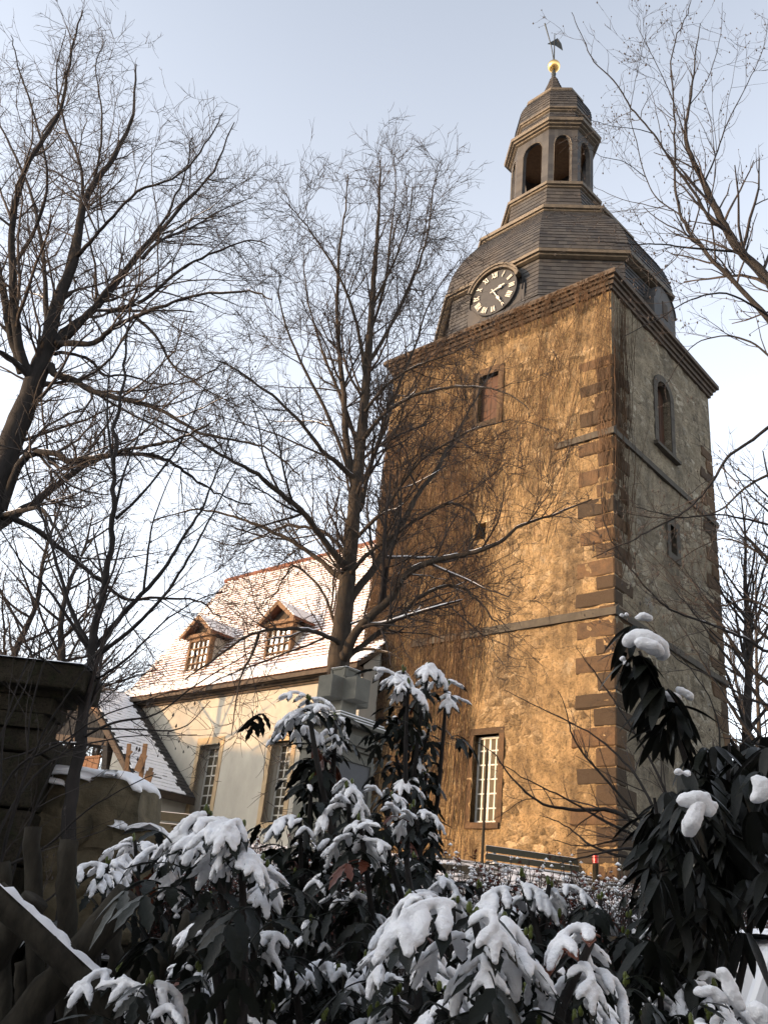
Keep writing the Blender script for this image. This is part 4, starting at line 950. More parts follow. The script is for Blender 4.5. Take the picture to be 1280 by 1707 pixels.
# ------------------------------------------------------------------ lattice fence of half round poles
YF = 2.7
fn = thing('pole_fence', (at(100, 1650, YF)[0], YF, 0), 'old wooden fence of crossed round poles with snow along the top pole', 'fence')
def pole(x0, y0, x1, y1, Y0, Y1, r, snow=False, mat='fence_wood'):
    a, b = at(x0, y0, Y0), at(x1, y1, Y1); n = 14; P = np.array([a + (b - a) * t for t in np.linspace(0, 1, n)]); P += rng.normal(0, .003, P.shape)
    rr = r * (1 + .02 * rng.normal(size=n)); o = MB().tube(P, rr, 14).build('pole', MAT[mat], fn, smooth=True)
    if snow:
        L = []; t = 0
        Q = MB(); m = 46; vs = []
        for i in range(m):
            t = i / (m - 1); c = a + (b - a) * t; wd = r * (.86 + .25 * noise.noise(Vector((t * 9, 0, 0)))); h = r * (.42 + .35 * noise.noise(Vector((t * 14, 3, 0)))) * (1 if .03 < t < .97 else .2)
            d = (b - a) / np.linalg.norm(b - a); s = np.cross(d, [0, 0, 1]); s /= np.linalg.norm(s); up = np.cross(s, d)
            for k in range(7): th = math.pi * k / 6; vs.append(c + up * (r * .62) + s * wd * math.cos(th) + up * (h * math.sin(th) + r * .02))
        Q.add(vs, [(i * 7 + k, i * 7 + k + 1, (i + 1) * 7 + k + 1, (i + 1) * 7 + k) for i in range(m - 1) for k in range(6)], .5); Q.build('snow', MAT['snow'], o, smooth=True)
    return o
pole(-10, 1487, 300, 1775, YF, YF + .1, .036, True)
pole(-10, 1760, 215, 1492, YF + .14, YF + .14, .044); pole(130, 1760, 330, 1530, YF + .14, YF + .14, .042); pole(270, 1760, 470, 1540, YF + .14, YF + .14, .042); pole(-90, 1700, 60, 1500, YF + .14, YF + .14, .04)
pole(62, 1760, 55, 1380, YF + .3, YF + .3, .026); pole(110, 1760, 113, 1400, YF + .26, YF + .26, .028); pole(190, 1760, 192, 1500, YF + .34, YF + .34, .022); pole(10, 1760, 8, 1440, YF + .34, YF + .34, .02); pole(40, 1760, 38, 1600, YF + .3, YF + .3, .02)

# ------------------------------------------------------------------ parked van at the right
vx, vy = at(1222, 1600, 5.3)[0], 5.3
van = thing('parked_van', (vx + 2.2, vy + .9, 0), 'white van parked beyond the bush, snow on its roof', 'van')
q = MB(); ht = at(1235, 1553, vy)[2]
prof = [(0, .35), (0, 1.0), (.06, ht - .35), (.18, ht - .06), (.35, ht), (3.4, ht), (3.9, ht - .25), (4.5, 1.15), (5.1, .98), (5.25, .7), (5.25, .35)]
q.prism([(vx + a, vy, b) for a, b in prof], (0, 1.8, 0)); o = q.build('body', MAT['car_white'], van); md = o.modifiers.new('b', 'BEVEL'); md.width = .05; md.segments = 3
for a0, a1, b0, b1 in ((.42, 1.5, 1.05, ht - .28), (1.65, 2.7, 1.05, ht - .28), (2.85, 3.75, 1.05, ht - .3)):
    q = MB(); q.box((vx + a0, vy - .008, b0), (a1 - a0, 0, 0), (0, .01, 0), (0, 0, b1 - b0)); o = q.build('window', MAT['car_glass'], van)
for a0 in (.36, 1.58, 2.78): MB().box((vx + a0, vy - .004, .45), (.012, 0, 0), (0, .01, 0), (0, 0, ht - .6)).build('door_gap', MAT['black_rubber'], van)
MB().box((vx + 1.7, vy - .03, .95), (.18, 0, 0), (0, .03, 0), (0, 0, .03)).build('door_handle', MAT['black_rubber'], van)
MB().box((vx - .03, vy + .05, 1.0), (.04, 0, 0), (0, .12, 0), (0, 0, .4)).build('tail_lamp', MAT['red_glass'], van)
MB().box((vx - .02, vy + .3, 1.1), (.03, 0, 0), (0, 1.2, 0), (0, 0, .45)).build('rear_window', MAT['car_glass'], van)
for a0 in (.9, 4.2):
    w = MB().tube([(vx + a0, vy - .02, .33), (vx + a0, vy + .2, .33)], [.33, .33], 24).build('wheel', MAT['black_rubber'], van)
    MB().tube([(vx + a0, vy - .035, .33), (vx + a0, vy, .33)], [.2, .2], 18).build('rim', MAT['grey_metal'], w)
snow_strip(vx + .15, vx + 3.45, vy + .05, vy + 1.75, ht + .002, .07, van)

# ------------------------------------------------------------------ unseen houses added to keep sun and skylight off foreground and nave
def house(x0, x1, y0, y1, h, hr, label):
    t = thing('shade_house', ((x0 + x1) / 2, (y0 + y1) / 2, 0), label, 'house'); xm = (x0 + x1) / 2
    q = MB(); q.wbox(x0, x1, y0, y1, -1, h); q.prism([(x0, y0, h), (x1, y0, h), (xm, y0, hr)], (0, y1 - y0, 0)); q.build('wall', MAT['house_wall'], t)
    for s, xe in ((-1, x0 - .4), (1, x1 + .4)):
        q = MB(); zl = h - .3; q.hexa([(xe, y0 - .4, zl), (xe, y1 + .4, zl), (xm, y1 + .4, hr + .05), (xm, y0 - .4, hr + .05), (xe, y0 - .4, zl + .2), (xe, y1 + .4, zl + .2), (xm, y1 + .4, hr + .25), (xm, y0 - .4, hr + .25)]); q.build('roof', MAT['roof_tile'], t)
    n = int((y1 - y0) / 2.4)
    for fl in range(max(1, int(h / 2.8))):
        for i in range(n):
            yc = y0 + (y1 - y0) * (i + .5) / n; w = MB().wbox(x1, x1 + .04, yc - .5, yc + .5, .9 + 2.8 * fl, 2.2 + 2.8 * fl).build('window', MAT['white_paint'], t); MB().wbox(x1 + .04, x1 + .05, yc - .42, yc + .42, .98 + 2.8 * fl, 2.12 + 2.8 * fl).build('pane', MAT['glass'], w)
house(-26, -16, -16, 8.5, 6.0, 9.5, 'tall plastered house added out of view to keep sun off the foreground')
house(-7, 9, -20, -9, 7.0, 11.5, 'wide plastered house added behind the camera to cut skylight')
house(9, 19, -10, 3.0, 7.0, 11.0, 'plastered house added out of view at the right to cut skylight')
house(-42, -32, 18.6, 28.5, 9.0, 13.4, 'farther plastered house added out of view to shade the lower nave wall')

# ------------------------------------------------------------------ bare trees
def smooth_path(P, k=4):
    P = np.asarray(P, float); n = len(P)
    if n < 3: return P
    out = []
    for i in range(n - 1):
        p0, p1, p2, p3 = P[max(i - 1, 0)], P[i], P[i + 1], P[min(i + 2, n - 1)]
        for t in np.arange(k) / k: out.append(.5 * ((2 * p1) + (-p0 + p2) * t + (2 * p0 - 5 * p1 + 4 * p2 - p3) * t * t + (-p0 + 3 * p1 - 3 * p2 + p3) * t ** 3))
    out.append(P[-1]); return np.array(out)
def unit(v): return v / (np.linalg.norm(v, axis=-1, keepdims=True) + 1e-9)
def grow(starts, dirs, lens, rads, k, wander, lift, rg, rend=.35):
    M_ = len(starts); P = np.empty((M_, k + 1, 3)); P[:, 0] = starts; d = dirs.copy(); st = lens[:, None] / k
    for i in range(k):
        d = unit(d + rg.normal(0, wander, d.shape) + np.array([0, 0, lift])); P[:, i + 1] = P[:, i] + d * st
    r = rads[:, None] * np.linspace(1, rend, k + 1)[None]
    return P, r
def spawn(P, r, density, lf, ang, rg, tmin=.12, len_taper=.6, rfrac=.5, rmin=.004, jitter=.35, flat=0.0):
    """children along each polyline: starts, directions, lengths, radii. lf = (lo, hi) child length"""
    segL = np.linalg.norm(P[:, 1:] - P[:, :-1], axis=2); Lt = segL.sum(1); n = rg.poisson(np.maximum(Lt * density, .3)); n = np.minimum(n, 40)
    idx = np.repeat(np.arange(len(P)), n); t = rg.uniform(tmin, 1, len(idx)); k = P.shape[1] - 1; f = t * k; i0 = np.minimum(f.astype(int), k - 1); fr = (f - i0)[:, None]
    s = P[idx, i0] * (1 - fr) + P[idx, i0 + 1] * fr; tg = unit(P[idx, i0 + 1] - P[idx, i0]); rr = r[idx, i0] * (1 - fr[:, 0]) + r[idx, i0 + 1] * fr[:, 0]
    az = unit(rg.normal(size=tg.shape)); az = unit(az - (az * tg).sum(1, keepdims=True) * tg)
    if flat: az = unit(az * np.array([1, 1, 1 - flat]))
    a = rg.normal(ang, .22, len(idx))[:, None]; d = unit(tg * np.cos(a) + az * np.sin(a))
    L = rg.uniform(lf[0], lf[1], len(idx)) * (1 - len_taper * t); rad = np.maximum(rmin, np.minimum(rr * rfrac, L * .02 + .002))
    return s, d, L, rad
def make_tree(name, base, limbs, label, cat='tree', group=None, seed=1, mat='bark_dark', lvl=None, env=None, rmin=.004, snow=.5, buds=0, sides=12, twigmat='twig', thin=1.0):
    """limbs: list of (points, r0, r1). first is the trunk"""
    rg = np.random.default_rng(seed); t = thing(name, base, label, cat, group); L0 = []; org = np.asarray(base)
    for i, (P, a, b) in enumerate(limbs):
        a *= thin
        S = smooth_path(P, 5); n = len(S); S = S + rg.normal(0, .012 * min(1, max(a, .012) / .05), S.shape) * np.linspace(.3, 1, n)[:, None] * (1 if a < .1 else .6)
        rr = a + (b - a) * np.linspace(0, 1, n) ** .8; rr = rr * (1 + .05 * rg.normal(size=n))
        if i == 0: rr[0] *= 1.35; rr[1] *= 1.15
        V, F = tubes([(S, rr)], sides if a > .05 else 7)
        o = link('trunk' if i == 0 else 'branch', npmesh('trunk' if i == 0 else 'branch', V, F, MAT[mat], org), t)
        L0.append((S, rr))
    lines = []; K0 = 13
    def resamp(S, rr, n): tt = np.linspace(0, len(S) - 1, n); i0 = np.minimum(tt.astype(int), len(S) - 2); f = (tt - i0)[:, None]; return S[i0] * (1 - f) + S[i0 + 1] * f, np.interp(tt, range(len(S)), rr)
    P = np.stack([resamp(S, rr, K0)[0] for S, rr in L0]); r = np.stack([resamp(S, rr, K0)[1] for S, rr in L0])
    snowl = [(S, rr) for S, rr in L0]
    for li, (dens, lf, ang, k, wander, lift) in enumerate(lvl):
        s, d, L, rad = spawn(P, r, dens, lf, ang, rg, tmin=.10 if li else .2, rfrac=.55, rmin=rmin, len_taper=.5 if li else .86)
        if env is not None:
            c, e = env; rho = np.linalg.norm((s + d * L[:, None] * .6 - c) / e, axis=1); keep = rho < 1.12; s, d, L, rad, rho = s[keep], d[keep], L[keep], rad[keep], rho[keep]; L = L * np.clip((1.25 - rho) * 2.2, .25, 1)
        P, r = grow(s, d, L, rad, k, wander, lift, rg)
        lines += [(P[i], r[i]) for i in range(len(P))]
        if li == 0: snowl += [(P[i], r[i]) for i in range(len(P)) if rad[i] > .012]
    V, F = tubes(lines, 3)
    link('crown', npmesh('crown', V, F, MAT[twigmat], org), t, kind='stuff')
    if snow:
        SL = []
        for S, rr in snowl:
            if len(S) < 8: S2, r2 = resamp(S, rr, 12)
            else: S2, r2 = S, rr
            i = 0
            while i < len(S2) - 4:
                n = rg.integers(3, 7)
                seg = S2[i:i + n + 1]; dd = seg[-1] - seg[0]
                sl_ = abs(dd[2]) / (np.linalg.norm(dd) + 1e-6)
                if sl_ < .55 and rg.random() < snow and r2[i] > .01:
                    rs = r2[i:i + n + 1][:len(seg)]; w = rs * .62; w = w * np.concatenate([[.3], np.ones(len(seg) - 2), [.3]]) if len(seg) > 2 else w
                    SL.append((seg + np.stack([0 * rs, 0 * rs, rs * .62], 1), w))
                i += n
        if SL: V, F = tubes(SL, 6); link('snow', npmesh('snow', V, F, MAT['snow'], org), t, kind='stuff')
    if buds:
        mb = MB(); pk = rg.permutation(len(P))[:buds]
        for i in pk:
            c = P[i, -1]; s = rg.uniform(.6, 1.2) * .018 * (rmin / .0028); mb.add([c + (0, 0, s * 1.6), c + (s * .6, 0, 0), c + (0, s * .6, 0), c + (-s * .6, 0, 0), c + (0, -s * .6, 0), c - (0, 0, s)], [(0, 1, 2), (0, 2, 3), (0, 3, 4), (0, 4, 1), (5, 2, 1), (5, 3, 2), (5, 4, 3), (5, 1, 4)])
        mb.build('buds', MAT['twig'], t, kind='stuff')
    return t
def tr(pts, Y, dY=0.0, r0=.05, r1=.015):      # a branch through the listed points, dY = how much farther its tip lies
    n = len(pts); return ([at(x, y, Y + dY * (i / (n - 1))) for i, (x, y) in enumerate(pts)], r0, r1)

# lime tree in the middle
Y = 15.0
gb = at(566, 1100, Y); gb0 = np.array([gb[0] - .15, Y, gz(gb[0], Y) - .2])
L = [([gb0, at(564, 1180, Y)] + [at(x, y, Y) for x, y in ((564, 1110), (570, 1050), (578, 980), (585, 900), (595, 800), (603, 720), (610, 640), (616, 560), (622, 480), (628, 400), (632, 330), (634, 268))], .23, .012)]
L += [tr([(590, 810), (578, 740), (573, 660), (566, 590), (562, 500), (566, 420), (575, 350), (580, 290)], Y, .8, .075, .01),
      tr([(592, 800), (560, 770), (537, 750), (501, 704), (452, 658), (400, 619), (360, 600)], Y, -2.0, .055, .01),
      tr([(580, 950), (564, 931), (528, 885), (501, 849), (459, 816), (423, 786), (380, 765), (310, 722), (240, 692)], Y, -2.5, .075, .012),
      tr([(574, 965), (560, 957), (521, 924), (478, 898), (429, 875), (380, 858), (320, 850), (250, 872)], Y, 1.5, .06, .01),
      tr([(578, 935), (567, 911), (537, 885), (501, 878), (469, 878), (423, 901), (380, 908), (330, 890)], Y, 2.2, .045, .008),
      tr([(568, 1065), (557, 1036), (541, 993), (518, 963), (488, 944), (462, 985), (440, 1010)], Y, 1.0, .035, .008),
      tr([(567, 1080), (559, 1068), (521, 1052), (485, 1049), (436, 1052), (400, 1068), (350, 1105), (310, 1130)], Y, -1.5, .05, .01),
      tr([(432, 1053), (421, 1090), (404, 1122), (392, 1180), (386, 1226)], Y - .9, -.3, .028, .006),
      tr([(578, 1010), (590, 990), (623, 947), (652, 901), (675, 865), (698, 822), (728, 783), (741, 757), (765, 715), (795, 660), (825, 600)], Y, .5, .085, .01),
      tr([(582, 960), (590, 950), (616, 921), (652, 895), (692, 868), (734, 845), (757, 840), (783, 852), (800, 880), (812, 925)], Y, -1.5, .048, .008),
      tr([(570, 1100), (577, 1090), (590, 1059), (616, 1029), (652, 996), (675, 960), (708, 940), (741, 931), (790, 920), (830, 905), (870, 875), (930, 855), (985, 832)], Y, -2.2, .105, .01),
      tr([(572, 1105), (583, 1091), (610, 1072), (639, 1049), (675, 1019), (698, 996), (741, 978), (774, 981), (800, 1006), (832, 1042)], Y, -1.2, .062, .01),
      tr([(575, 1100), (600, 1083), (640, 1086), (672, 1100)], Y, -.8, .04, .01),
      tr([(597, 850), (603, 839), (610, 803), (629, 744), (642, 714), (659, 658), (675, 619), (695, 567), (712, 515), (740, 465), (770, 428)], Y, 1.2, .06, .008),
      tr([(606, 690), (619, 672), (652, 635), (695, 610), (750, 590), (800, 560)], Y, -1.5, .04, .008),
      tr([(612, 610), (650, 545), (686, 470), (712, 395), (722, 320), (730, 290)], Y, .6, .045, .007),
      tr([(610, 640), (596, 545), (570, 470), (538, 415), (505, 370), (480, 340)], Y, -.9, .042, .007),
      tr([(621, 510), (655, 440), (680, 370), (690, 305)], Y, -1, .035, .006),
      tr([(600, 760), (570, 665), (535, 580), (512, 490), (505, 410)], Y, 1.4, .045, .007),
      tr([(600, 740), (640, 690), (690, 660), (760, 645), (830, 650), (880, 680)], Y, -2.4, .045, .008),
      tr([(590, 900), (640, 850), (700, 770), (780, 720), (850, 700)], Y, -1.8, .04, .008),
      tr([(594, 820), (550, 700), (500, 600), (470, 520), (465, 450)], Y, -.6, .045, .008),
      tr([(616, 560), (640, 480), (650, 400), (660, 310), (655, 270)], Y, 1, .035, .006)]
LV = [(3.2, (1.0, 3.4), .75, 7, .13, .05), (4.2, (.5, 1.7), .75, 5, .16, .03), (5.2, (.25, .8), .75, 4, .18, .02), (3.0, (.15, .45), .7, 3, .18, .02)]
c0 = at(612, 660, Y); make_tree('lime_tree', gb0, L, 'bare lime tree behind the monument, its branches crossing tower and roof', seed=3, mat='bark_light', lvl=LV, env=(at(600, 690, Y), np.array([2.45, 2.8, 5.6])) if False else None, rmin=.005, snow=.6)

# big tree at the left edge
Y = 12.5
b0 = at(-105, 1180, Y); b0 = np.array([b0[0], Y, gz(b0[0], Y) - .2])
L = [([b0] + [at(x, y, Y) for x, y in ((-85, 1100), (-52, 970), (-18, 862), (16, 745), (44, 676), (66, 615), (80, 570), (89, 530), (101, 490), (125, 430), (143, 333), (190, 262), (222, 190), (226, 107))], .36, .012)]
L += [tr([(62, 640), (36, 594), (24, 505), (21, 386), (42, 285), (101, 184), (119, 89), (137, 18)], Y, -1.5, .12, .01),
      tr([(92, 575), (101, 560), (140, 530), (178, 493), (238, 416), (309, 339), (356, 285), (390, 202)], Y, 1.0, .125, .01),
      tr([(100, 575), (130, 545), (166, 500), (215, 440), (270, 370), (305, 300), (320, 230)], Y, -1.2, .075, .008),
      tr([(95, 572), (106, 572), (156, 572), (187, 547), (225, 528), (266, 512), (333, 493), (416, 487), (450, 500)], Y, -1.8, .075, .01),
      tr([(40, 620), (20, 560), (5, 480), (-15, 380), (-40, 280)], Y, -.6, .12, .02),
      tr([(80, 560), (77, 505), (71, 416), (48, 309), (0, 208), (-20, 150)], Y, 1.5, .07, .01),
      tr([(112, 450), (131, 368), (137, 285), (107, 202), (95, 120), (110, 50)], Y, 1.4, .06, .008),
      tr([(124, 432), (150, 405), (180, 370), (230, 320), (300, 290), (350, 230), (370, 190)], Y, -1.6, .05, .008),
      tr([(85, 610), (94, 625), (125, 634), (156, 653), (194, 662), (237, 672), (281, 690), (328, 719), (375, 731), (440, 745), (500, 790)], Y, -1.0, .08, .01),
      tr([(92, 590), (110, 588), (150, 600), (175, 625), (220, 627), (260, 640), (320, 635), (380, 600)], Y, 1.2, .045, .008),
      tr([(5, 850), (31, 778), (56, 756), (94, 756), (116, 769), (150, 764), (187, 757), (219, 748), (269, 740), (306, 728), (350, 705)], Y, -2.0, .085, .012),
      tr([(-5, 880), (30, 855), (62, 837), (90, 812), (125, 787), (156, 769), (200, 758), (266, 762), (300, 781), (331, 803), (366, 825), (420, 845)], Y, 1.0, .09, .01),
      tr([(0, 862), (40, 850), (70, 848), (95, 880), (120, 930)], Y, -2.0, .06, .01),
      tr([(10, 858), (62, 884), (94, 909), (134, 941), (169, 969), (206, 997), (250, 997), (297, 997), (337, 1003), (356, 1022), (392, 1032)], Y, 1.5, .06, .008),
      tr([(238, 430), (270, 400), (320, 380), (370, 350), (420, 330)], Y, 1.5, .045, .007),
      tr([(180, 520), (240, 500), (300, 450), (360, 420), (420, 400), (450, 410)], Y, -.8, .05, .007),
      tr([(225, 528), (260, 560), (290, 610), (330, 640), (400, 680)], Y, -1, .04, .007),
      tr([(60, 640), (20, 600), (-20, 570), (-60, 500)], Y, -1, .08, .01),
      tr([(25, 440), (60, 380), (80, 300), (60, 200), (30, 110), (20, 60)], Y, -1.2, .05, .007),
      tr([(143, 340), (165, 270), (170, 190), (160, 110), (175, 70)], Y, .8, .04, .006)]
LV2 = [(3.2, (1.0, 3.0), .75, 7, .15, .05), (4.2, (.5, 1.5), .75, 5, .17, .03), (5.0, (.22, .75), .75, 4, .2, .02), (2.8, (.12, .4), .7, 3, .2, .02)]
make_tree('broad_tree', b0, L, 'broad bare tree with thick forked trunk at the left edge', seed=5, mat='bark_dark', lvl=LV2, rmin=.0045, snow=.45, thin=.78)

# slender young tree in front, left
Y = 6.3
b0 = at(98, 1600, Y); b0 = np.array([b0[0], Y, 0])
L = [([b0] + [at(x, y, Y) for x, y in ((104, 1550), (112, 1450), (120, 1330), (135, 1220), (148, 1130), (154, 1080), (160, 1040), (172, 990), (184, 922), (190, 850), (191, 760), (198, 690), (207, 610), (218, 545), (225, 495))], .058, .004),
     tr([(154, 1085), (165, 1072), (216, 1012), (266, 959), (300, 906), (334, 850), (370, 770), (400, 690)], Y, .4, .026, .004),
     tr([(152, 1100), (175, 1083), (225, 1044), (281, 984), (322, 919), (353, 859), (395, 780)], Y, -.4, .020, .004),
     tr([(152, 1082), (147, 1072), (116, 1006), (91, 925), (75, 869), (50, 800), (30, 700)], Y, .3, .022, .004),
     tr([(150, 1085), (120, 1040), (80, 980), (40, 940), (0, 880)], Y, -.5, .016, .003),
     tr([(191, 790), (180, 700), (182, 620), (188, 560)], Y, .2, .012, .003), tr([(192, 850), (210, 780), (240, 700), (250, 600)], Y, .3, .012, .003),
     tr([(193, 865), (240, 820), (300, 740), (340, 650), (370, 600)], Y, -.3, .013, .003), tr([(240, 985), (250, 900), (262, 850), (300, 760)], Y, .2, .011, .003),
     tr([(158, 1135), (210, 1100), (270, 1040), (330, 1000), (380, 985)], Y, -.5, .010, .003), tr([(145, 1170), (100, 1120), (60, 1090), (0, 1050)], Y, -.6, .010, .003),
     tr([(138, 1230), (190, 1205), (260, 1190), (330, 1140), (420, 1085)], Y, -.8, .010, .003), tr([(135, 1240), (80, 1240), (30, 1260), (-20, 1270)], Y, -.5, .011, .003), tr([(140, 1215), (220, 1215), (300, 1215), (350, 1170)], Y, .8, .009, .003)]
make_tree('young_tree', b0, L, 'slender young tree with upright forked stems in front of the porch', seed=8, mat='bark_dark', lvl=[(3.4, (.3, 1.1), .6, 5, .09, .06), (4.5, (.15, .45), .7, 4, .12, .03), (5, (.05, .18), .7, 3, .15, .02)], rmin=.0018, snow=.1, buds=500)

# tree reaching in from the right edge
Y = 9.0
b0 = at(1420, 1250, Y); b0 = np.array([b0[0], Y, gz(b0[0], Y) - .2])
L = [([b0] + [at(x, y, Y) for x, y in ((1400, 1000), (1370, 800), (1340, 620), (1310, 520), (1280, 468), (1233, 419), (1212, 386), (1189, 343), (1171, 302), (1147, 250), (1142, 215), (1149, 170), (1157, 110), (1166, 40))], .16, .005),
     tr([(1222, 400), (1209, 384), (1183, 366), (1163, 331), (1127, 281), (1107, 252), (1089, 223), (1051, 179), (1028, 141), (990, 102), (972, 67), (953, 20)], Y, -.8, .036, .004),
     tr([(1330, 600), (1290, 545), (1250, 498), (1204, 451), (1174, 419), (1145, 381), (1130, 337), (1124, 281), (1123, 187), (1119, 85), (1146, 25), (1155, -20)], Y, .7, .062, .004),
     tr([(1135, 362), (1127, 354), (1095, 331), (1075, 293), (1060, 234), (1050, 190), (1062, 120), (1075, 60)], Y + .5, .5, .018, .003),
     tr([(1232, 420), (1145, 413), (1101, 407), (1051, 407), (1000, 402)], Y, -1.0, .024, .003),
     tr([(1174, 302), (1192, 261), (1212, 205), (1245, 140), (1271, 82), (1280, 30)], Y, .5, .02, .003),
     tr([(1142, 228), (1120, 165), (1100, 120), (1080, 80), (1060, 40)], Y, -.5, .012, .003),
     tr([(1149, 175), (1180, 130), (1200, 60), (1203, 5)], Y, .5, .012, .003), tr([(1089, 223), (1060, 215), (1020, 210), (985, 200)], Y - .3, -.3, .010, .003),
     tr([(1075, 295), (1040, 270), (1005, 262), (985, 250)], Y, -.3, .009, .003), tr([(1120, 352), (1070, 340), (1030, 330), (990, 312)], Y, .4, .010, .003),
     tr([(1345, 690), (1300, 700), (1244, 740), (1211, 763), (1190, 798), (1164, 831), (1131, 859), (1094, 878), (1061, 897), (1020, 915), (985, 930)], Y, -.6, .035, .004),
     tr([(1360, 800), (1290, 790), (1240, 815), (1200, 850), (1150, 862), (1080, 862), (1020, 850)], Y, .8, .028, .004),
     tr([(1370, 900), (1300, 880), (1240, 865), (1195, 858), (1130, 862), (1060, 845)], Y, -.6, .024, .004),
     tr([(1330, 620), (1290, 600), (1250, 570), (1200, 560), (1150, 580), (1110, 640)], Y, 1.0, .03, .004),
     tr([(1320, 560), (1270, 520), (1210, 490), (1150, 500), (1100, 530), (1040, 560)], Y, -1.0, .026, .004),
     tr([(1400, 1000), (1340, 960), (1280, 930), (1220, 900), (1180, 905), (1120, 940)], Y, .8, .03, .004),
     tr([(1410, 1110), (1350, 1100), (1280, 1087), (1248, 1068), (1199, 1047), (1129, 1021), (1101, 1005), (1056, 955), (1028, 916), (1009, 880), (1000, 800)], Y, -.8, .032, .003),
     tr([(1415, 1180), (1340, 1180), (1260, 1170), (1190, 1130), (1130, 1100), (1080, 1040), (1040, 1000)], Y, .8, .026, .003),
     tr([(1400, 1050), (1330, 1040), (1250, 1000), (1200, 1010), (1150, 990), (1100, 940), (1060, 900)], Y, 1.2, .026, .003)]
make_tree('leaning_tree', b0, L, 'bare tree reaching in from the right edge towards the dome', seed=11, mat='bark_dark', lvl=[(4.2, (.5, 2.0), .65, 6, .13, .05), (4.2, (.2, .75), .7, 4, .17, .04), (4.5, (.08, .3), .8, 3, .2, .03)], rmin=.0028, snow=.12, buds=900, thin=.68)

# arching shrub in front of the tower's street corner
Y = 9.5
b0 = at(1130, 1440, Y); b0 = np.array([b0[0], Y, gz(b0[0], Y) - .1])
ar = [[(1130, 1440), (1080, 1390), (1020, 1352), (960, 1350), (905, 1340), (860, 1305), (825, 1260), (795, 1235)], [(1130, 1440), (1070, 1400), (1010, 1370), (940, 1330), (880, 1300), (830, 1270)],
      [(1130, 1440), (1080, 1380), (1010, 1300), (960, 1240), (945, 1190), (930, 1150)], [(1135, 1440), (1120, 1350), (1080, 1260), (1030, 1180), (990, 1120), (960, 1080)], [(1130, 1440), (1050, 1430), (990, 1412), (960, 1390), (930, 1370), (900, 1360)],
      [(1130, 1440), (1090, 1400), (1050, 1395), (980, 1410), (920, 1400)], [(1140, 1440), (1150, 1340), (1130, 1240), (1090, 1160), (1040, 1100), (1010, 1060)], [(1140, 1440), (1190, 1340), (1200, 1240), (1180, 1160), (1130, 1090)],
      [(1120, 1440), (1060, 1415), (1010, 1420), (960, 1432), (930, 1440)], [(1130, 1440), (1080, 1330), (1040, 1270), (980, 1220), (900, 1180), (840, 1150)], [(1150, 1440), (1210, 1380), (1260, 1300), (1275, 1200), (1250, 1120)]]
L = [tr(p, Y, random.uniform(-.8, .8), .020 if i else .03, .003) for i, p in enumerate(ar)]
make_tree('arching_shrub', b0, L, 'wiry bare shrub arching in front of the lit tower corner', 'shrub', seed=13, mat='bark_dark', lvl=[(3.2, (.3, 1.1), .6, 5, .12, .02), (4.5, (.12, .5), .7, 4, .15, .02), (4, (.05, .2), .7, 3, .15, .02)], rmin=.0022, snow=.05)

# wispy shrub in front of the pier (crossing twigs, lower left)
Y = 4.9
b0 = at(0, 1640, Y); b0[2] = 0
ar = [[(-20, 1600), (40, 1400), (90, 1280), (160, 1180), (240, 1110)], [(-20, 1600), (10, 1400), (60, 1250), (140, 1120), (230, 1020)], [(-10, 1600), (0, 1450), (40, 1300), (60, 1150), (120, 1000), (150, 930)],
      [(-30, 1500), (0, 1330), (10, 1200), (60, 1060), (70, 960)], [(-30, 1450), (30, 1330), (100, 1260), (200, 1230), (330, 1225)], [(-30, 1420), (20, 1290), (100, 1240), (180, 1190), (300, 1150)],
      [(-40, 1480), (20, 1440), (80, 1410), (160, 1340), (260, 1290)], [(-40, 1350), (0, 1230), (50, 1130), (80, 1030)], [(0, 1600), (60, 1520), (120, 1470), (200, 1440)]]
L = [tr(p, Y, random.uniform(-.5, .5), .009, .002) for p in ar]
make_tree('wispy_shrub', b0, L, 'thin twiggy shrub growing across the gate pier', 'shrub', seed=17, mat='bark_dark', lvl=[(3.5, (.25, .8), .55, 5, .10, .02), (4.5, (.1, .4), .6, 4, .12, .02), (4, (.04, .15), .7, 3, .15, .02)], rmin=.0015, snow=.0, buds=260)

# trees beyond the church, left and right
def far_tree(px_, Y, h, seed, label, mat='bark_dark', spread=.8, r=.22, up=.06, dens=1.0):
    b = at(px_, 1300, Y); gzv = gz(b[0], Y); b = np.array([b[0], Y, gzv - .3]); rg = np.random.default_rng(seed); L = []
    tp = [b]; c = b.copy()
    for k in range(8): c = c + np.array([rg.normal(0, .12), rg.normal(0, .12), h / 8]); tp.append(c)
    L.append((tp, r, .015))
    for k in range(22):
        t = rg.uniform(.22, .95); i = int(t * 8); s = tp[i] + (tp[min(i + 1, 8)] - tp[i]) * (t * 8 - i); a = rg.uniform(0, 6.28); ln = h * .38 * (1.1 - t) + .8; el = rg.uniform(.35, .9); P = [s]; d = np.array([math.cos(a) * spread, math.sin(a) * spread, el]); d /= np.linalg.norm(d)
        for j in range(5): d = unit(d + rg.normal(0, .1, 3) + np.array([0, 0, up])); P.append(P[-1] + d * ln / 5)
        L.append((P, r * .32 * (1.1 - t) + .012, .008))
    make_tree('background_tree', b, L, label, 'tree', 'trees beyond the churchyard', seed=seed, mat=mat, lvl=[(1.5 * dens, (.8, 2.6), .7, 5, .13, .06), (2.4 * dens, (.4, 1.3), .7, 4, .15, .04), (3.0 * dens, (.2, .7), .7, 3, .15, .03)], rmin=.007, snow=0, sides=7)
far_tree(20, 40, 11.5, 21, 'bare background tree behind the gate pier, leftmost of those beyond the churchyard')
far_tree(70, 33, 9.5, 22, 'lower bare background tree just right of the gate pier cap')
far_tree(115, 46, 12, 23, 'bare background tree above the porch gable')
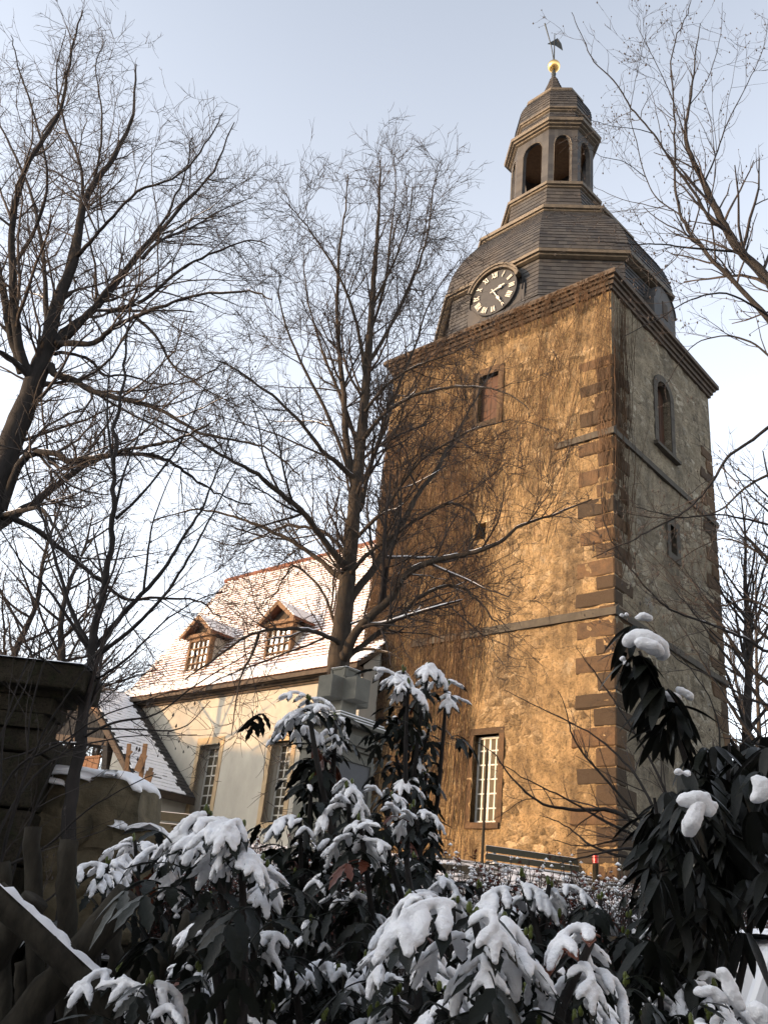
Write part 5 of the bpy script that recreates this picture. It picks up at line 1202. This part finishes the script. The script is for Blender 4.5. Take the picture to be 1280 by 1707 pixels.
far_tree(150, 38, 8.0, 24, 'small bushy background tree left of the nave roof')
far_tree(190, 44, 9.0, 31, 'low twiggy background tree behind the porch roof', dens=1.4)
far_tree(40, 24, 9.0, 32, 'thicket like background tree close behind the gate pier', dens=1.5)
far_tree(-30, 28, 12.0, 33, 'background tree half outside the left edge', dens=1.3)
far_tree(1245, 27, 13.5, 25, 'upright bare background tree right of the tower with a straight dark trunk', spread=.45, r=.26)
far_tree(1300, 22, 12, 26, 'bare background tree cut by the right edge of the picture')
far_tree(1232, 44, 15, 27, 'tall narrow pale background tree behind the straight trunk', mat='bark_light', spread=.3, up=.15, r=.2)
far_tree(1275, 38, 17, 28, 'tall background tree with drooping fine twigs by the right edge', mat='bark_light', spread=.7, up=-.03, r=.2)

# ------------------------------------------------------------------ evergreen bushes: pinnate spiny leaves with snow lying on them
def leaflet(mb, base, d, nrm, l, w, spiny=True, tint=.5, curl=.25):
    d = unit(d); s = unit(np.cross(nrm, d)); n = np.cross(d, s); K = 7; mid, lf, rt = [], [], []
    for i in range(K + 1):
        t = i / K; c = base + d * l * t - np.array([0, 0, 1]) * curl * l * t * t; h = w * (math.sin(math.pi * min(1, t * .92 + .06)) ** .7) * (1 - .25 * t)
        if i == K: h = 0
        k = (1.22 if i % 2 else .8) if spiny else 1.0
        fo = n * w * .22 * (h / w)
        mid.append(c); lf.append(c + s * h * k + fo); rt.append(c - s * h * k + fo)
    vs = mid + lf[:-1] + rt[:-1]; fs = []; o1, o2 = K + 1, K + 1 + K
    for i in range(K):
        if i < K - 1: fs += [(i, o1 + i, o1 + i + 1, i + 1), (i, i + 1, o2 + i + 1, o2 + i)]
        else: fs += [(i, o1 + i, i + 1), (i, i + 1, o2 + i)]
    mb.add(vs, fs, tint); return mid
def pinnate(seed, L=.26, pairs=4, l=.085, w=.021, e0=.35, e1=-1.0, cover=.85, thick=1.0):
    rnd = random.Random(seed); mb = MB(); P = []; p = np.zeros(3); n = 16; yaw = 0
    for i in range(n + 1):
        P.append(p.copy()); el = e0 + (e1 - e0) * (i / n) ** 1.1; yaw += rnd.gauss(0, .03); p = p + np.array([math.cos(el) * math.cos(yaw), math.cos(el) * math.sin(yaw), math.sin(el)]) * L / n
    P = np.array(P); mb.tube(P, np.linspace(.003, .0015, n + 1), 4, cap=False); blobs = []
    fr = [(.28 + .62 * k / (pairs - 1) if pairs > 1 else .6) for k in range(pairs)]
    for t in fr + [1.0]:
        i = min(n - 1, int(t * n)); b = P[min(n, int(round(t * n)))]; tg = unit(P[i + 1] - P[i]); side0 = unit(np.cross([0, 0, 1], tg)); nr = unit(np.cross(tg, side0))
        for sg in ((-1, 1) if t < 1 else (0,)):
            d = tg if sg == 0 else unit(tg * rnd.uniform(.35, .65) + side0 * sg - np.array([0, 0, rnd.uniform(.25, .75)])); ll = l * rnd.uniform(.85, 1.15) * (1.1 if t == 1 else 1)
            nn = unit(nr + np.array([0, 0, .3])); mid = leaflet(mb, b, d, nn, ll, w * rnd.uniform(.9, 1.15), True, rnd.random(), rnd.uniform(.1, .35))
            if rnd.random() < cover:
                for k in range(1, 7):
                    r = w * .98 * (math.sin(math.pi * min(.96, k / 7 + .10)) ** .55) * thick; blobs.append((mid[k] + np.array([0, 0, r * .42]), r))
                    if k in (2, 3, 4, 5): ss = unit(np.cross([0, 0, 1], d)) * r * .38; blobs.append((mid[k] + ss + np.array([0, 0, r * .35]), r * .8)); blobs.append((mid[k] - ss + np.array([0, 0, r * .35]), r * .8))
    if cover > .5:
        for i in range(int(n * .22), n, 1): blobs.append((P[i] + np.array([0, 0, w * .4]), w * rnd.uniform(.75, 1.0) * thick))
    return mb, blobs
BALL = MB().sphere((0, 0, 0), 1, 10, 8, .5)
BV, BF = np.array(BALL.v), BALL.f
def snow_mesh(name, blobs, voxel=.0055, flat=.72):
    vs, fs = [], []
    for c, r in blobs:
        o = len(vs); vs.extend((BV * np.array([r, r, r * flat]) + c).tolist()); fs.extend([tuple(i + o for i in f) for f in BF])
    me = bpy.data.meshes.new(name + '_src'); me.from_pydata(vs, [], fs); ob = bpy.data.objects.new(name + '_src', me); COL.objects.link(ob)
    m = ob.modifiers.new('r', 'REMESH'); m.mode = 'VOXEL'; m.voxel_size = voxel; m.use_smooth_shade = True
    m = ob.modifiers.new('s', 'SMOOTH'); m.factor = .6; m.iterations = 5
    dg = bpy.context.evaluated_depsgraph_get(); out = bpy.data.meshes.new_from_object(ob.evaluated_get(dg)); out.name = name
    bpy.data.objects.remove(ob); bpy.data.meshes.remove(me)
    co3 = np.empty(len(out.vertices) * 3, np.float32); out.vertices.foreach_get('co', co3); co3 = co3.reshape(-1, 3); nn3 = np.empty(len(out.vertices) * 3, np.float32); out.vertices.foreach_get('normal', nn3); nn3 = nn3.reshape(-1, 3)
    dd3 = np.array([noise.noise(Vector(c * 45)) * .0035 + noise.noise(Vector(c * 130)) * .0018 for c in co3]); out.vertices.foreach_set('co', (co3 + nn3 * dd3[:, None]).ravel())
    out.materials.clear(); out.materials.append(MAT['snow'])
    out.polygons.foreach_set('use_smooth', [True] * len(out.polygons)); return out
LEAFM, SNOWM = [], []
for i in range(9):
    e1 = [-.9, -1.2, -.5, -1.4, -.7, -1.1, -.2, -1.5, -.9][i]; e0 = [.3, .25, .5, .1, .4, .2, .6, 0, .35][i]
    mb, bl = pinnate(100 + i, L=.115 + .02 * (i % 3), pairs=[2, 2, 1, 2, 2, 3, 1, 2, 2][i], l=.092, w=.0185, e0=e0, e1=e1, cover=.9, thick=.88)
    LEAFM.append([mb.data('leaf', MAT['evergreen_leaf'], smooth=True), mb.data('leaf', MAT['rusty_leaf'], smooth=True)]); SNOWM.append(snow_mesh('snow_cap', bl))
# smaller patches of snow: only a few leaflets covered
THIN = []
for i in range(4):
    mb, bl = pinnate(100 + i, L=.115 + .02 * (i % 3), pairs=[2, 2, 1, 2][i], l=.092, w=.0185, e0=[.3, .25, .5, .1][i], e1=[-.9, -1.2, -.5, -1.4][i], cover=.4, thick=.85); THIN.append(snow_mesh('snow_patch', bl) if bl else None)
def put_leaf(parent, loc, az, sc=1.0, k=None, snow=1.0, tilt=0.0, rnd=random, rusty=.01):
    k = rnd.randrange(len(LEAFM)) if k is None else k
    o = link('leaf', LEAFM[k][1 if rnd.random() < rusty else 0], parent, tuple(np.asarray(loc) - WP(parent))); o.rotation_euler = (rnd.gauss(0, .12), tilt, az); o.scale = (sc, sc, sc)
    if snow > 0:
        if rnd.random() < snow: link('snow_cap', SNOWM[k], o)
        elif k < 4 and THIN[k] and rnd.random() < .5: link('snow_cap', THIN[k], o)
    return o
def whorl(parent, px_, py_, Y, n, sc=1.0, snow=.9, az0=None, stem_to=None, front=True, rnd=random, ks=None):
    sc *= .82; c = at(px_, py_, Y); a0 = rnd.uniform(0, 6.28) if az0 is None else az0
    for i in range(n):
        put_leaf(parent, c + (rnd.gauss(0, .012), rnd.gauss(0, .012), rnd.uniform(-.06, .012)), a0 + i * 2 * math.pi / n + rnd.gauss(0, .38), sc * rnd.uniform(.7, 1.12), None if ks is None else rnd.choice(ks), snow, rnd.gauss(0, .1), rnd)
    if stem_to is not None:
        b = at(stem_to[0], stem_to[1], stem_to[2] if len(stem_to) > 2 else Y); m = (b + c) / 2 + np.array([rnd.gauss(0, .03), rnd.gauss(0, .03), 0])
        MB().tube(smooth_path([b, m, c]), np.linspace(.011, .006, len(smooth_path([b, m, c]))), 6).build('stem', MAT['bark_dark'], parent)
    mb = MB()
    for i in range(3): mb.sphere(c + (rnd.gauss(0, .004), rnd.gauss(0, .004), .002 + .006 * i), (.005, .005, .009), 6, 5)
    mb.build('bud', MAT['bud_green'], parent)
    for i in range(6 if Y < 2.9 else 4): put_leaf(parent, c - (rnd.gauss(0, .05), rnd.gauss(0, .05), rnd.uniform(.05, .24)), rnd.uniform(0, 6.28), sc * rnd.uniform(.8, 1.1), None, -1, rnd.gauss(0, .15), rnd, .03)
def bush(px_, Y, label, seed, z=0.0):
    b = at(px_, 1600, Y); return thing('evergreen_bush', (b[0], Y, gz(b[0], Y)), label, 'bush', 'spiny evergreen bushes under snow'), random.Random(seed)
# 1: left cluster with the long snow fingers
B, rd = bush(350, 2.1, 'spiny evergreen bush with thick fingers of snow in front of the nave wall', 31)
whorl(B, 345, 1358, 2.15, 8, .92, 1.0, rnd=rd, stem_to=(390, 1800), ks=[0, 1, 3, 5, 8]); whorl(B, 400, 1385, 2.0, 6, .85, 1.0, rnd=rd, stem_to=(400, 1800), ks=[1, 3, 5, 7]); whorl(B, 440, 1440, 2.2, 5, .8, .9, rnd=rd, stem_to=(420, 1800)); whorl(B, 300, 1400, 2.3, 5, .8, 1.0, rnd=rd, stem_to=(380, 1800))
for x, y, Y, n, sn in ((180, 1440, 3.2, 5, .8), (225, 1400, 3.4, 4, .9), (470, 1560, 2.3, 5, .6), (380, 1560, 2.6, 5, .15), (330, 1620, 2.4, 5, .1), (250, 1640, 2.1, 5, .9), (450, 1680, 2.4, 5, .2), (200, 1620, 2.7, 4, .6), (420, 1500, 2.7, 5, .1), (350, 1500, 2.8, 5, .0), (290, 1560, 2.9, 4, .1), (260, 1720, 2.1, 5, .9), (380, 1720, 2.2, 5, .5)):
    whorl(B, x, y, Y, n, .85, sn, rnd=rd, stem_to=(x + 15, 1850))
# 2: stem in front of the monument
B, rd = bush(545, 2.9, 'tall spiny evergreen stem with snow tufts standing before the monument', 32)
whorl(B, 512, 1168, 2.9, 7, .8, 1.0, rnd=rd, stem_to=(556, 1400), ks=[0, 2, 4, 5]); whorl(B, 560, 1200, 3.0, 4, .8, 1.0, rnd=rd, stem_to=(556, 1400), ks=[1, 3, 7]); whorl(B, 490, 1205, 3.0, 3, .7, 1.0, rnd=rd, ks=[0, 5], stem_to=(545, 1330))
for x, y, Y, n, sn in ((535, 1265, 3.0, 6, .0), (520, 1300, 2.9, 5, .1), (580, 1310, 2.6, 4, .9), (500, 1370, 2.8, 5, .3), (545, 1400, 2.9, 6, .1), (600, 1370, 2.5, 5, .8), (560, 1460, 2.7, 6, .2), (490, 1460, 2.8, 5, .1), (520, 1540, 2.6, 6, .25), (600, 1500, 2.6, 6, .3), (560, 1620, 2.4, 6, .45), (500, 1640, 2.5, 5, .2), (610, 1600, 2.4, 6, .4), (540, 1700, 2.1, 6, .6)):
    whorl(B, x, y, Y, n, .8, sn, rnd=rd, stem_to=(x + 5, 1880))
# 3: column bush at the tower's creeper
B, rd = bush(690, 3.6, 'dark upright evergreen bush with snow tufts in front of the creeper stems', 33)
for x, y, Y, n, sn in ((672, 1118, 3.5, 5, 1), (715, 1112, 3.6, 4, 1), (745, 1140, 3.6, 4, 1), (680, 1140, 3.4, 5, .9), (700, 1160, 3.7, 5, .2), (672, 1200, 3.6, 6, .1), (715, 1215, 3.7, 5, .1), (690, 1250, 3.6, 7, .12), (660, 1260, 3.6, 5, .1), (710, 1290, 3.6, 6, .12), (675, 1310, 3.5, 6, .2), (650, 1330, 3.0, 5, .95), (690, 1345, 2.9, 5, .9), (700, 1350, 3.6, 6, .1), (670, 1390, 3.5, 6, .2), (720, 1390, 3.6, 5, .1), (640, 1400, 3.3, 6, .15), (690, 1430, 3.4, 6, .2), (650, 1460, 3.2, 6, .2), (710, 1460, 3.3, 5, .3)):
    whorl(B, x, y, Y, n, .78 if sn > .8 else .72, sn, rnd=rd, stem_to=(685 + (x - 685) * .4, 1500 if y < 1400 else 1850))
# 4: nearest bush, bottom centre
B, rd = bush(800, 1.75, 'nearest evergreen bush at the bottom centre with the broadest pads of snow', 34)
whorl(B, 790, 1530, 1.55, 6, .86, 1.0, rnd=rd, stem_to=(800, 1900), ks=[0, 1, 3, 5, 8]); whorl(B, 840, 1545, 1.6, 5, .82, 1.0, rnd=rd, stem_to=(820, 1900), ks=[1, 3, 7]); whorl(B, 985, 1570, 1.6, 5, .8, 1.0, rnd=rd, stem_to=(960, 1900), ks=[1, 3, 7, 5]); whorl(B, 690, 1590, 1.9, 5, .85, 1.0, rnd=rd, stem_to=(720, 1900)); whorl(B, 755, 1510, 2.3, 4, .8, 1, rnd=rd, stem_to=(770, 1900))
for x, y, Y, n, sn in ((680, 1500, 2.2, 5, .8), (870, 1462, 2.4, 4, 1), (915, 1475, 2.5, 3, 1), (740, 1470, 2.7, 5, .4), (800, 1480, 2.8, 5, .3), (880, 1560, 2.2, 6, .05), (930, 1620, 1.9, 5, .3), (860, 1660, 1.8, 5, .5), (740, 1660, 1.8, 6, .6), (660, 1660, 2.0, 5, .6), (620, 1690, 2.0, 5, .5), (930, 1530, 2.5, 5, .1), (1000, 1500, 2.8, 5, .1), (960, 1700, 1.8, 5, .2), (1040, 1640, 2.1, 5, .2), (800, 1600, 2.3, 6, .05), (900, 1710, 1.7, 5, .5), (1040, 1560, 2.5, 5, .1)):
    whorl(B, x, y, Y, n, .82, sn, rnd=rd, stem_to=(x, 1950))
# 5: right hand bush, upper stem with the big snow cap and a dark mass below
DROOP = []
def droop_leaf(seed):
    rnd = random.Random(seed); mb = MB()
    for k in range(5):
        a = rnd.uniform(0, 6.28) if k else 0; d = np.array([math.cos(a), math.sin(a), rnd.uniform(-1.6, -.5)]); leaflet(mb, np.array([math.cos(a), math.sin(a), 0]) * .015, d, unit(np.array([math.cos(a), math.sin(a), .8])), rnd.uniform(.11, .15), rnd.uniform(.019, .026), False, rnd.random(), .35)
    return mb.data('leaf', MAT['drooping_leaf'], smooth=True)
DROOP = [droop_leaf(i) for i in range(6)]
b = at(1150, 1600, 2.5); DB = thing('drooping_shrub', (b[0], 2.5, 0), 'dark evergreen shrub with drooping long leaves in front of the street corner', 'shrub'); rd = random.Random(41)
def cap(parent, px_, py_, Y, pts, r, th=.8):     # one lump of snow through the listed points
    bl = []; P = smooth_path([at(x, y, Y + dy) for x, y, dy in pts], 5)
    for i, p in enumerate(P): rr = r * (.75 + .25 * math.sin(math.pi * (i + .5) / len(P))) * rd.uniform(.9, 1.1); bl.append((p, rr))
    V0 = np.mean(P, axis=0); me = snow_mesh('snow_cap', [(p - WP(parent), q) for p, q in bl], r * .22, th); link('snow_cap', me, parent)
for (x, y, Y, n) in ((1060, 1090, 2.3, 3), (1085, 1110, 2.3, 3), (1045, 1085, 2.35, 1), (1100, 1150, 2.35, 3), (1050, 1042, 2.5, 1), (1075, 1190, 2.4, 1), (1130, 1180, 2.4, 3), (1110, 1215, 2.5, 2)):
    for i in range(n): o = link('leaf', rd.choice(DROOP), DB, tuple(at(x + rd.gauss(0, 6), y + rd.gauss(0, 5), Y + rd.gauss(0, .05)) - WP(DB))); o.rotation_euler = (rd.gauss(0, .2), rd.gauss(0, .2), rd.uniform(0, 6.28)); s_ = rd.uniform(.55, .8); o.scale = (s_, s_, s_)
cap(DB, 0, 0, 2.3, [(1045, 1070, 0), (1062, 1060, 0), (1080, 1066, -.01), (1098, 1075, 0), (1103, 1092, .02)], .024); cap(DB, 0, 0, 2.3, [(1066, 1072, -.03), (1085, 1078, -.03), (1097, 1085, -.02)], .022)
cap(DB, 0, 0, 2.5, [(1063, 1030, 0), (1072, 1028, 0), (1082, 1031, 0)], .014); cap(DB, 0, 0, 2.5, [(1036, 1026, 0), (1044, 1024, 0)], .008); cap(DB, 0, 0, 2.35, [(1100, 1158, 0), (1115, 1160, 0), (1127, 1163, 0)], .017); cap(DB, 0, 0, 2.35, [(1132, 1150, 0), (1142, 1155, 0), (1150, 1163, 0)], .013); cap(DB, 0, 0, 2.3, [(1037, 1098, 0), (1043, 1106, 0)], .010)
n_ = 0
for i in range(270):
    x = rd.uniform(1075, 1290); top = 1225 + max(0, (1180 - x)) * 1.35; y = rd.uniform(max(top, 1215), 1700) if rd.random() < .75 else rd.uniform(top, 1480)
    if y < 1240 and rd.random() < .5: continue
    if x > 1195 and y > 1520: continue
    Y = rd.uniform(2.1, 3.1); o = link('leaf', rd.choice(DROOP), DB, tuple(at(x, y, Y) - WP(DB))); o.rotation_euler = (rd.gauss(0, .2), rd.gauss(0, .2), rd.uniform(0, 6.28)); s_ = rd.uniform(.5, .8); o.scale = (s_, s_, s_)
for P_ in ([(1150, 1900), (1165, 1500), (1150, 1300), (1115, 1200), (1085, 1130), (1065, 1085)], [(1160, 1900), (1190, 1600), (1210, 1350), (1215, 1240)], [(1165, 1900), (1240, 1600), (1265, 1400), (1280, 1280)], [(1150, 1700), (1110, 1500), (1100, 1400), (1090, 1330)]):
    S = smooth_path([at(x, y, 2.5) for x, y in P_]); MB().tube(S, np.linspace(.012, .004, len(S)), 6).build('stem', MAT['bark_dark'], DB)
for pts, r in (([(1138, 1335, 0), (1160, 1332, 0), (1180, 1350, 0)], .022), ([(1165, 1345, -.01), (1152, 1368, -.01), (1147, 1385, 0)], .020), ([(1176, 1328, 0), (1186, 1342, 0)], .014), ([(1262, 1300, 0), (1272, 1315, 0), (1262, 1330, 0)], .02), ([(1130, 1287, 0), (1145, 1290, 0)], .01)): cap(DB, 0, 0, 2.02, pts, r)
# 6: low bush by the van
B, rd = bush(1190, 2.2, 'low evergreen bush with long snow pads beside the parked van', 36)
for x, y, Y, n, sn in ((1190, 1650, 2.2, 5, 1), (1120, 1600, 2.5, 5, .1), (1100, 1660, 2.2, 5, .2), (1180, 1695, 2.1, 4, .9), (1070, 1700, 2.1, 5, .3), (1140, 1500, 2.9, 5, .25), (1080, 1490, 3.0, 5, .35), (1050, 1530, 2.9, 5, .1), (1150, 1710, 2.0, 5, .5), (1190, 1560, 2.9, 4, .05)):
    whorl(B, x, y, Y, n, .85, sn, rnd=rd, stem_to=(x, 1950))
o = link('leaf', droop_leaf(77), DB, tuple(at(1240, 1555, 2.3) - WP(DB))); o.rotation_euler = (0, 0, 1); o.scale = (.7, .7, .8)
cap(DB, 0, 0, 2.0, [(1203, 1622, 0), (1214, 1640, 0), (1224, 1665, 0), (1232, 1676, 0)], .016); cap(DB, 0, 0, 2.0, [(1165, 1655, 0), (1185, 1652, 0), (1205, 1668, 0)], .014); cap(DB, 0, 0, 1.9, [(1258, 1680, 0), (1275, 1700, 0), (1285, 1712, 0)], .02)

# ------------------------------------------------------------------ hedge above the wall with reddish leaves and specks of snow
rh = np.random.default_rng(5)
def hedge(name, x0, x1, y0, y1, top, label, n, nl, ns):
    zb = gz((x0 + x1) / 2, (y0 + y1) / 2); t = thing(name, ((x0 + x1) / 2, (y0 + y1) / 2, zb), label, 'hedge'); org = WP(t)
    s = np.stack([rh.uniform(x0, x1, n), rh.uniform(y0, y1, n), np.full(n, zb - .1)], 1); d = unit(rh.normal(0, .35, (n, 3)) + [0, 0, 1]); P, r = grow(s, d, rh.uniform(.75, 1.1, n) * (top - zb), np.full(n, .008), 6, .18, .05, rh)
    s2, d2, L2, r2 = spawn(P, r, 6, (.12, .4), .8, rh, rmin=.0025); P2, q2 = grow(s2, d2, L2, r2, 4, .2, .03, rh)
    V, F = tubes([(P[i], r[i]) for i in range(len(P))] + [(P2[i], q2[i]) for i in range(len(P2))], 3); link('twigs', npmesh('twigs', V, F, MAT['twig'], org), t, kind='stuff')
    allp = P2[:, 1:].reshape(-1, 3)
    def scatter(nm, mat, cnt, s0, s1, zmin, flat):
        pk = allp[rh.integers(0, len(allp), cnt)]; pk = pk[pk[:, 2] > zmin]; m = len(pk); a = rh.uniform(0, 6.28, m); sz = rh.uniform(s0, s1, m)
        if flat:      # small leaf: a folded diamond
            u = np.stack([np.cos(a), np.sin(a), rh.normal(0, .5, m)], 1); v = np.stack([-np.sin(a), np.cos(a), rh.normal(0, .5, m)], 1) * .55
            V = np.stack([pk - u * sz[:, None], pk + v * sz[:, None], pk + u * sz[:, None], pk - v * sz[:, None]], 1).reshape(-1, 3); F = np.arange(4 * m).reshape(-1, 4)
            link(nm, npmesh(nm, V, F, MAT[mat], org, smooth=False), t, kind='stuff')
        else:
            tpl = np.array([(0, 0, .75), (1, 0, 0), (.3, .95, 0), (-.8, .6, 0), (-.8, -.6, 0), (.3, -.95, 0), (0, 0, -.4)]); tf = [(0, i, i % 5 + 1) for i in range(1, 6)] + [(6, i % 5 + 1, i) for i in range(1, 6)]
            V = (pk[:, None] + tpl[None] * sz[:, None, None] * rh.uniform(.7, 1.3, (m, 1, 3))).reshape(-1, 3); F = (np.arange(m)[:, None, None] * 7 + np.array(tf)[None]).reshape(-1, 3)
            link(nm, npmesh(nm, V, F, MAT[mat], org), t, kind='stuff')
    scatter('leaves', 'barberry_leaf', nl, .012, .024, -9, True); scatter('snow', 'snow', ns, .010, .026, zb + (top - zb) * .45, False)
    return t
hedge('clipped_hedge', -1.2, 5.6, 7.7, 9.0, at(900, 1424, 8.3)[2], 'low reddish hedge speckled with snow below the bench', 1700, 26000, 11000)
hedge('clipped_hedge', -3.4, -.7, 7.5, 8.3, at(250, 1425, 8)[2], 'dark mossy hedge along the wall top below the side porch', 700, 9000, 900)
